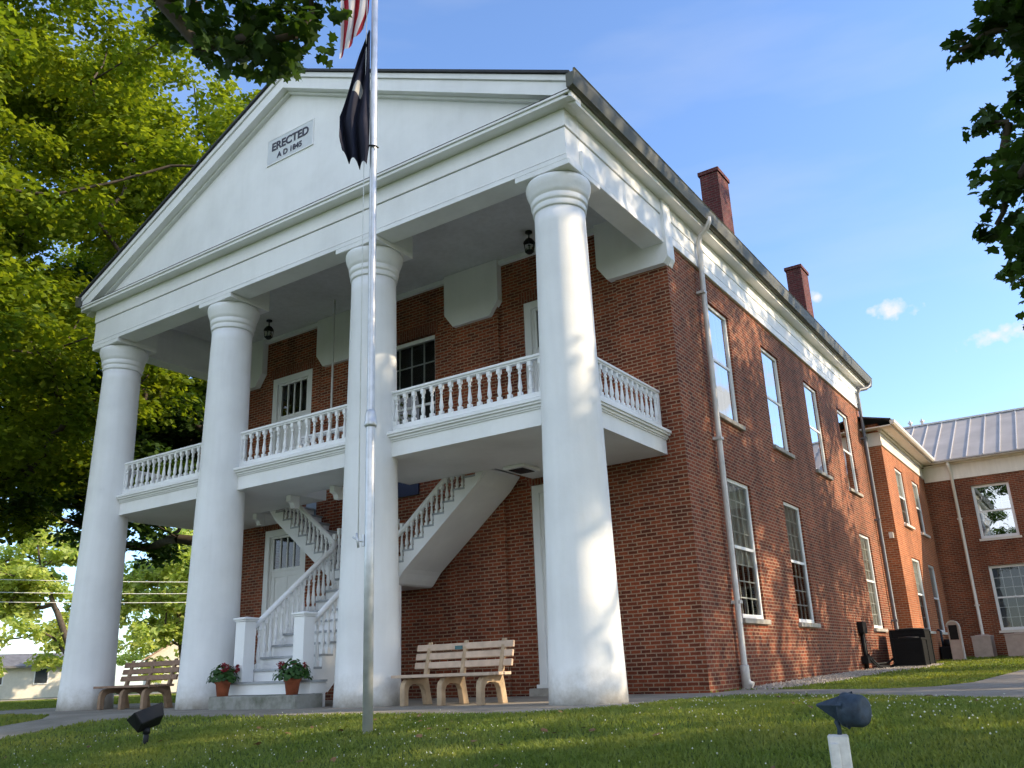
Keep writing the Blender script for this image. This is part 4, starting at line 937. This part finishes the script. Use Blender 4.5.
# meter pedestal with rounded top
PD=thing('meter_pedestal','grey utility pedestal with rounded pale hood on the rear lawn','utility box',(1.55,20.4,g1(1.5,20.4)))
m_=MB(); pr=[(-.16,0),(-.16,1.0)]+[(-.16*math.cos(a),1.0+.16*math.sin(a)) for a in [i*PI/10 for i in range(1,10)]]+[(.16,1.0),(.16,0)]
m_.prism([(x,-.11,z) for x,z in pr],(0,.24,0)); pd=m_.build('housing','beigeac',PD,.01); MB().box(-.12,.12,-.125,-.111,.62,1.05).build('meter_window','blackplastic',pd)
m_=MB(); hood=[(x*1.14,z if z<1 else 1+(z-1)*1.2) for x,z in pr[1:-1]]; inn=[(x,z) for x,z in pr[1:-1]][::-1]
m_.prism([(x,-.16,z) for x,z in hood+inn],(0,.32,0)); m_.box(.161,.19,-.13,.14,0,.999); m_.build('hood','pedgrey',PD)
# dark low meter by the annex wall
UM=thing('utility_meter','dark low gas meter against the annex wall between the lit windows','utility box',(AX+.22,21.3,g1(1.1,21.3)))
m_=MB(); m_.box(-.18,.18,-.28,.28,.0,.42); m_.build('housing','blackplastic',UM,.03)
MB().tube([(-.12,.1,.40),(-.12,.1,.9),(-.2,.1,.95)],.035,8).build('riser','bluegrey',UM)
MB().lathe([(.14,-.1),(.14,.1)],16,M=Matrix.Translation((.05,0,.5))@Matrix.Rotation(R(90),4,'Y')).build('dial','blackplastic',UM)

# ------------------------------------------------------------------ trees
def tree(name,label,base,trunk_h,trunk_r,clusters,nleaf,leaf,mat,shape,seed,spread=1.0,upb=.6,group=None,cat='tree',flat=.6,lean=(0,0),minr=.012):
    """clusters: array of (x,y,z,r) foliage clumps in world space"""
    rg=np.random.default_rng(seed); bx_,by_,bz_=base
    T=thing(name,label,cat,base,0,group)
    C=np.asarray(clusters,float)
    # branches: each clump hangs off the nearest earlier node
    nodes=[Vector((bx_,by_,bz_-.2)),Vector((bx_+lean[0]*.4,by_+lean[1]*.4,bz_+trunk_h*.5)),Vector((bx_+lean[0],by_+lean[1],bz_+trunk_h))]; par=[-1,0,1]
    top=Vector((C[:,0].mean(),C[:,1].mean(),C[:,2].max()*.95+.05*C[:,2].min()))
    last=2
    for k in (1,2,3):
        nodes.append(nodes[2].lerp(top,k/3.4)+Vector(rg.normal(size=3)*.25)); par.append(last); last=len(nodes)-1
    order=np.argsort(((C[:,:3]-np.array(nodes[2]))**2).sum(1)); ends=[]
    for i in order:
        c=Vector(C[i,:3]); best=min(range(2,len(nodes)),key=lambda j:(nodes[j]-c).length+ (2.0 if nodes[j].z>c.z+.5 else 0)); a=nodes[best]
        d=c-a; m1=a+d*.5+Vector((0,0,-.06*d.length))+Vector(rg.normal(size=3)*.05*d.length)
        nodes.append(m1); par.append(best); nodes.append(c); par.append(len(nodes)-2); ends.append(len(nodes)-1)
    wgt=[0.]*len(nodes)
    for e in ends: wgt[e]+=1
    for j in range(len(nodes)-1,0,-1):
        if par[j]>=0: wgt[par[j]]+=wgt[j]
    tot=max(wgt[0],1); rad=[max(minr,trunk_r*(w_/tot)**.55) for w_ in wgt]; rad[0]=trunk_r*1.35
    m_=MB()
    for j in range(1,len(nodes)):
        a,b_=par[j],j; n_=10 if rad[a]>.15 else 5
        off=Vector(base); ra=min(rad[a],rad[b_]*1.5); m_.tube([nodes[a]-off,nodes[b_]-off],[rad[a] if a<2 else ra,rad[b_]],n_,cap=False)
    m_.build('trunk','bark',T)
    vol=C[:,3]**2; cnt=rg.multinomial(nleaf,vol/vol.sum()); pts=[];outs=[]
    cen=C[:,:3].mean(0)
    for (x,y,z,r),n_ in zip(C,cnt):
        d=rg.normal(size=(n_,3)); d/=np.linalg.norm(d,axis=1)[:,None]; q=rg.random(n_)**.45
        # clumpy sub-sprays within the clump
        sub=rg.normal(size=(9,3)); sub/=np.linalg.norm(sub,axis=1)[:,None]; sub*=.62
        d2=sub[rg.integers(0,9,n_)]+d*q[:,None]*.48
        p_=np.array([x,y,z])+d2*r*np.array([1,1,flat])*spread
        p_[:,2]-=.12*r*(d2[:,0]**2+d2[:,1]**2)
        pts.append(p_); outs.append(d2*.5)
    pts=np.concatenate(pts); outs=np.concatenate(outs)
    leaves_mesh('crown',pts,leaf,mat,T,shape,upb,outward=outs,seed=seed+1,loc=base)
    return T
SHAFTS=[(Vector((.33,-.22,z)),r_) for z,r_ in ((6.35,1.3),(5.75,1.55),(5.2,1.3),(1.6,1.2))]
def clear_shaft(p_):
    for a,r_ in SHAFTS:
        d=Vector(p_)-a; d-=SD*d.dot(SD)
        if d.length<r_: return False
    return True
def crown_pts(center,rad,n,rc,seed,shell=.55,cut=None,zflat=1.0):
    rg=np.random.default_rng(seed); out=[]
    while len(out)<n:
        d=rg.normal(size=3); d/=np.linalg.norm(d); q=shell+(1-shell)*rg.random()**.7 if rg.random()<.8 else rg.random()*shell
        p_=np.array(center)+d*q*np.array(rad)*(1+.12*math.sin(4*d[0]+seed)+.1*math.sin(5*d[2]+2*d[1]))
        if cut is not None and not cut(p_): continue
        if center[0]>5 and not clear_shaft(p_): continue
        out.append((*p_,rc*(.7+.6*rg.random())))
    return out
# big sunlit maple left of the portico
tree('maple_tree','huge sunlit maple tree towering at the left of the portico',(-23.5,-4.2,g1(-23,-4)),4.2,.55,
     crown_pts((-21.5,-.6,14.2),(9.4,9.4,11.0),360,1.65,11,.52,lambda p_:p_[2]>5.2),330000,.185,'leaf','quad',21,upb=.75,flat=.5)
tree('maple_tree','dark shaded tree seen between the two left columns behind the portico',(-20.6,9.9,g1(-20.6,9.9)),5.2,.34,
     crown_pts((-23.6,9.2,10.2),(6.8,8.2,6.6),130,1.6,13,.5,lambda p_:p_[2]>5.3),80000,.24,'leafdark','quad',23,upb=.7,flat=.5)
# overhanging tree at the left of the viewer: one limb dips into view at the top
lim=[(-.80,-5.9,6.75,.5),(-.35,-5.6,6.85,.5),(.0,-5.35,6.85,.45),(-.5,-5.3,7.05,.55),(-1.0,-5.7,7.15,.45),(.2,-5.3,7.1,.4),(-.35,-6.1,7.25,.6),(-.9,-5.9,7.35,.6),(-.1,-5.8,7.4,.6),(.25,-5.4,7.4,.45),(-1.1,-6.6,7.8,.6)]
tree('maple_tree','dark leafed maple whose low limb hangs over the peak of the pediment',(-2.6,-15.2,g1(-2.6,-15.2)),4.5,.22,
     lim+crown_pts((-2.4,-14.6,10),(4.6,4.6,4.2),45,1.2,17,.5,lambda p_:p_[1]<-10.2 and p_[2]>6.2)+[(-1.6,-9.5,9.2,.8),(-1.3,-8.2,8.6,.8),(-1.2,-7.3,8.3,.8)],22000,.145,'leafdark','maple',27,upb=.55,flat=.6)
# overhanging tree at the right of the viewer
rl=[]
rg_=np.random.default_rng(5)
for k in range(95):
    z=3.5+rg_.random()*3.7; y=-2.6+rg_.random()*1.6; xed=5.1+(z+.35)*.195+.05*(y+2.5)-min(.36,.12+.35*max(0,z-3))+.22-.10*math.sin(z*3.1)
    x=xed+ (rg_.random()**1.4)*1.5; rl.append((x,y,z,.28+.14*rg_.random()))
rl+= [(5.75,-2.3,5.85,.22),(5.98,-2.3,5.9,.26),(6.2,-2.2,5.95,.3),(5.82,-2.2,5.12,.2),(6.0,-2.2,5.0,.24),(5.78,-2.1,4.6,.22),(5.72,-2.1,4.1,.2),(5.82,-2.2,3.6,.16)]
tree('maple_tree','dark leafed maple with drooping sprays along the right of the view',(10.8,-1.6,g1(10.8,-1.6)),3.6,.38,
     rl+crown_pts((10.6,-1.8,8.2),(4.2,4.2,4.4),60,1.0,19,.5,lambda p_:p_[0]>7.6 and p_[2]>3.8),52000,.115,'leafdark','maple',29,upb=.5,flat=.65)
# shade trees along the right side of the courthouse lawn
for i,(x,y,h,r_,n) in enumerate(((15.5,7.6,12.7,5.5,175),(16.2,16.2,13.1,5.5,185),(16.,-1.6,9.0,5.0,85),(24.,10.,15,5.5,55))):
    tree('maple_tree',('broad shade maple in the side lawn level with the portico','broad shade maple in the side lawn level with the side windows','spreading shade maple at the right front of the lawn','small shade maple in the side lawn near the rear wing')[i],(x,y,g1(x,y)),2.8,.34,
         crown_pts((x,y,h),(r_,r_,h*.62),n,1.25,31+i,.15,lambda p_:p_[2]>2.6),int(n*150),.22,'leaf','quad',41+i,upb=.6,flat=.6)
# street trees far left
for i,(x,y,r_,h,mt) in enumerate(((-49,17.5,5.5,6.8,'leaffar'),(-44.5,26,4.2,6.2,'leaffar'),(-60,12,6.5,8,'leaffar'),(-47,34,4.5,6,'leaffar'),(-72,46,8,9,'leaffar'))):
    bsx=(5.2,0,0,0,0)[i]
    tree('street_tree',('bright green street tree beyond the left column','bright green street tree seen above the left bench','large street tree at the far left edge','street tree hidden mostly behind the second column','tall tree behind the street houses')[i],(x+bsx,y+bsx*.17,g1(x,y)),1.9,.2,
         crown_pts((x,y,h),(r_,r_,h*.82),95,1.2,51+i,.3,lambda p_:p_[2]>1.3),18000,.34,mt,'quad',61+i,upb=.5,group='street trees across the road')

# ------------------------------------------------------------------ houses and wires across the street
def house(label,x,y,rz,w_,d_,h,roof,rh,over=.4,cat='house'):
    o=thing('house',label,cat,(x,y,g1(x,y)),rz)
    m_=MB(); m_.box(-w_/2,w_/2,-d_/2,d_/2,-.3,h); m_.prism([(-w_/2,-d_/2,h),(-w_/2,d_/2,h),(-w_/2,0,h+rh)],(w_,0,0)); wl=m_.build('wall','siding',o)
    m_=MB(); s_=rh/(d_/2)
    for sy in (-1,1):
        m_.prism([(-w_/2-over,sy*(d_/2+over),h-over*s_+.02),(-w_/2-over,0,h+rh+.02),(-w_/2-over,0,h+rh+.16),(-w_/2-over,sy*(d_/2+over),h-over*s_+.16)],(w_+2*over,0,0))
    m_.build('roof',roof,o)
    n=max(2,int(w_/2.6))
    for k in range(n):
        xx=-w_/2+(k+.5)*w_/n; f=MB().box(xx-.5,xx+.5,-d_/2-.06,-d_/2-.003,1.0,2.2).build('window','white',o); MB().box(xx-.42,xx+.42,-d_/2-.07,-d_/2-.061,1.08,2.12).build('pane','glassdark',f)
    f=MB().box(w_/2+.003,w_/2+.06,-.5,.5,1.0,2.2).build('window','white',o); MB().box(w_/2+.061,w_/2+.07,-.42,.42,1.08,2.12).build('pane','glassdark',f)
    return o
house('low white bungalow across the street at the far left',-68,24.5,R(62),12,7,2.3,'houseroofd',.9)
house('pale house with tan gable roof seen beside the second column',-61.5,39.6,R(-32),9,8,2.7,'houseroof',2.6)
PA,PB=Vector((-43,0,0)),Vector((-30.9,26.4,0))
wp=None
for i,p_ in enumerate((PA,PB)):
    o=thing('utility_pole',('timber utility pole beyond the left edge of the street','timber utility pole further along the street behind the courthouse')[i],'utility pole',(p_.x,p_.y,g1(p_.x,p_.y)),R(-24),'utility poles'); MB().lathe([(.16,-.3),(.11,6.6)],10).build('pole','darkwood',o); MB().box(-.9,.9,-.06,.06,5.7,5.82).build('crossarm','darkwood',o)
for i,(z,lab) in enumerate(((5.45,'topmost of three pale overhead wires across the street'),(4.85,'middle of three pale overhead wires across the street'),(4.4,'lowest of three pale overhead wires across the street'))):
    pts=[PA.lerp(PB,k/16)+Vector((0,0,z+.3*((2*k/16-1)**2))) for k in range(17)]
    m_=MB(); m_.tube(pts,.016,5); o=m_.build('overhead_wire','wire'); tag(o,lab,'wire','overhead wires')

# ------------------------------------------------------------------ lawn
def inpoly(px,py,poly):
    poly=np.array(poly); n=len(poly); ins=np.zeros(len(px),bool); j=n-1
    for i in range(n):
        xi,yi=poly[i]; xj,yj=poly[j]
        c=((yi>py)!=(yj>py))&(px<(xj-xi)*(py-yi)/(yj-yi+1e-12)+xi); ins^=c; j=i
    return ins
def scatter(x0,x1,y0,y1,dens_fn,maxd,seed):
    rg=np.random.default_rng(seed); n=int((x1-x0)*(y1-y0)*maxd); px=x0+(x1-x0)*rg.random(n); py=y0+(y1-y0)*rg.random(n)
    d=np.hypot(px-CAM.x,py-CAM.y); az=np.degrees(np.arctan2(py-CAM.y,px-CAM.x))
    k=(rg.random(n)*maxd<dens_fn(d))&(az>80)&(az<172)&(d>2.6)
    px,py,d=px[k],py[k],d[k]
    k=~inpoly(px,py,PORCH)&~inpoly(px,py,GRAVEL)&~((px<XR+.02)&(px>XL)&(py>-1.2)&(py<YB))&~((px<AX)&(py>YB-.5)&(px>-8))&~((py>YW)&(px>-8))
    return px[k],py[k],d[k]
def blades(name,px,py,d,seed,h0=.020,h1=.026,lab=None):
    rg=np.random.default_rng(seed); n=len(px); pz=gz(px,py)
    pat=.6+.8*(np.sin(px*1.7+2*np.sin(py*.9))*np.sin(py*2.1+1.3*np.sin(px*1.1))*.5+.5)
    h=(h0+h1*rg.random(n))*(.75+.25*pat)*(1+.02*np.maximum(d-8,0)); wd=(.003+.0022*rg.random(n))*np.clip(d/5.5,1,4.5)
    a=rg.random(n)*2*PI; la=rg.random(n)*2*PI; ln_=h*(.25+.75*rg.random(n))
    dx,dy=np.cos(a)*wd,np.sin(a)*wd; lx_,ly_=np.cos(la)*ln_,np.sin(la)*ln_
    V=np.empty((n,5,3)); 
    V[:,0]=np.stack([px-dx,py-dy,pz-.005],1); V[:,1]=np.stack([px+dx,py+dy,pz-.005],1)
    V[:,2]=np.stack([px+dx*.75+lx_*.35,py+dy*.75+ly_*.35,pz+h*.62],1); V[:,3]=np.stack([px+lx_,py+ly_,pz+h],1); V[:,4]=np.stack([px-dx*.75+lx_*.35,py-dy*.75+ly_*.35,pz+h*.62],1)
    me=bpy.data.meshes.new(name); me.vertices.add(n*5); me.vertices.foreach_set('co',V.reshape(-1).astype(np.float32)); me.loops.add(n*5); me.loops.foreach_set('vertex_index',np.arange(n*5,dtype=np.int32)); me.polygons.add(n); me.polygons.foreach_set('loop_start',np.arange(0,n*5,5,dtype=np.int32)); me.update(calc_edges=True); me.materials.append(MAT['grass'])
    o=bpy.data.objects.new(name,me); COL.objects.link(o); return kind(o,'stuff')
dens=lambda d: np.where(d<5,4600,np.where(d<8,3000,np.where(d<12,1500,np.where(d<20,500,140))))
px,py,d=scatter(-34,10,-9.5,24.3,dens,4600,3)
g_=blades('lawn_grass',px,py,d,4); tag(g_,'short mown green lawn around the courthouse','grass')
# clover heads
rg=np.random.default_rng(9); px,py,d=scatter(-12,10,-9,8,lambda d:np.where(d<13,26,0.),26,10)
pt_=np.sin(px*.9+1)*np.sin(py*1.3+.5)+.6*np.sin(px*2.3+py*1.7); k=rg.random(len(px))<np.clip(.45+.45*pt_,.05,1); px,py,d=px[k],py[k],d[k]
m_=MB(); pz=gz(px,py)
for x,y,z in zip(px,py,pz):
    r_=.0045+.0045*rg.random(); h=.035+.03*rg.random()
    m_.add([(x+r_,y,z+h),(x,y+r_,z+h),(x-r_,y,z+h),(x,y-r_,z+h),(x,y,z+h+r_*1.1),(x,y,z+h-r_*.9)],[(0,1,4),(1,2,4),(2,3,4),(3,0,4),(1,0,5),(2,1,5),(3,2,5),(0,3,5)],True)
o=m_.build('clover_flowers','petalwhite'); kind(o,'stuff'); tag(o,'small white clover heads scattered through the lawn','flowers')
# gravel stones
rg=np.random.default_rng(12); gx=np.array(GRAVEL); n=5200; px=.46+1.4*rg.random(n); py=4.3+12.2*rg.random(n); k=inpoly(px,py,GRAVEL); px,py=px[k],py[k]; m_=MB()
for x,y in zip(px,py):
    r_=.018+.03*rg.random(); z=g1(x,y)+.012; a=rg.random(6)*.5+.7
    m_.add([(x+r_*a[0],y,z),(x,y+r_*a[1],z),(x-r_*a[2],y,z),(x,y-r_*a[3],z),(x+.004,y,z+r_*a[4]*.9)],[(0,1,4),(1,2,4),(2,3,4),(3,0,4)])
o=m_.build('gravel_stones','gravel'); kind(o,'stuff'); tag(o,'loose tan gravel along the foot of the brick side wall','gravel')

# a few dry leaves on the grass
rg=np.random.default_rng(77); px,py,d=scatter(-10,9,-8.5,3,lambda d:np.where(d<12,1.6,0.),2,78)
pts=np.stack([px,py,gz(px,py)+.035],1)
MAT['dryleaf']=simple('dry_leaf',(.16,.085,.035),.9,var=.4,sc=3)
o=leaves_mesh('fallen_leaves',pts,.07,'dryleaf',None,'hex',1.5,seed=79); kind(o,'stuff'); tag(o,'dry brown leaves lying here and there on the lawn','leaves')
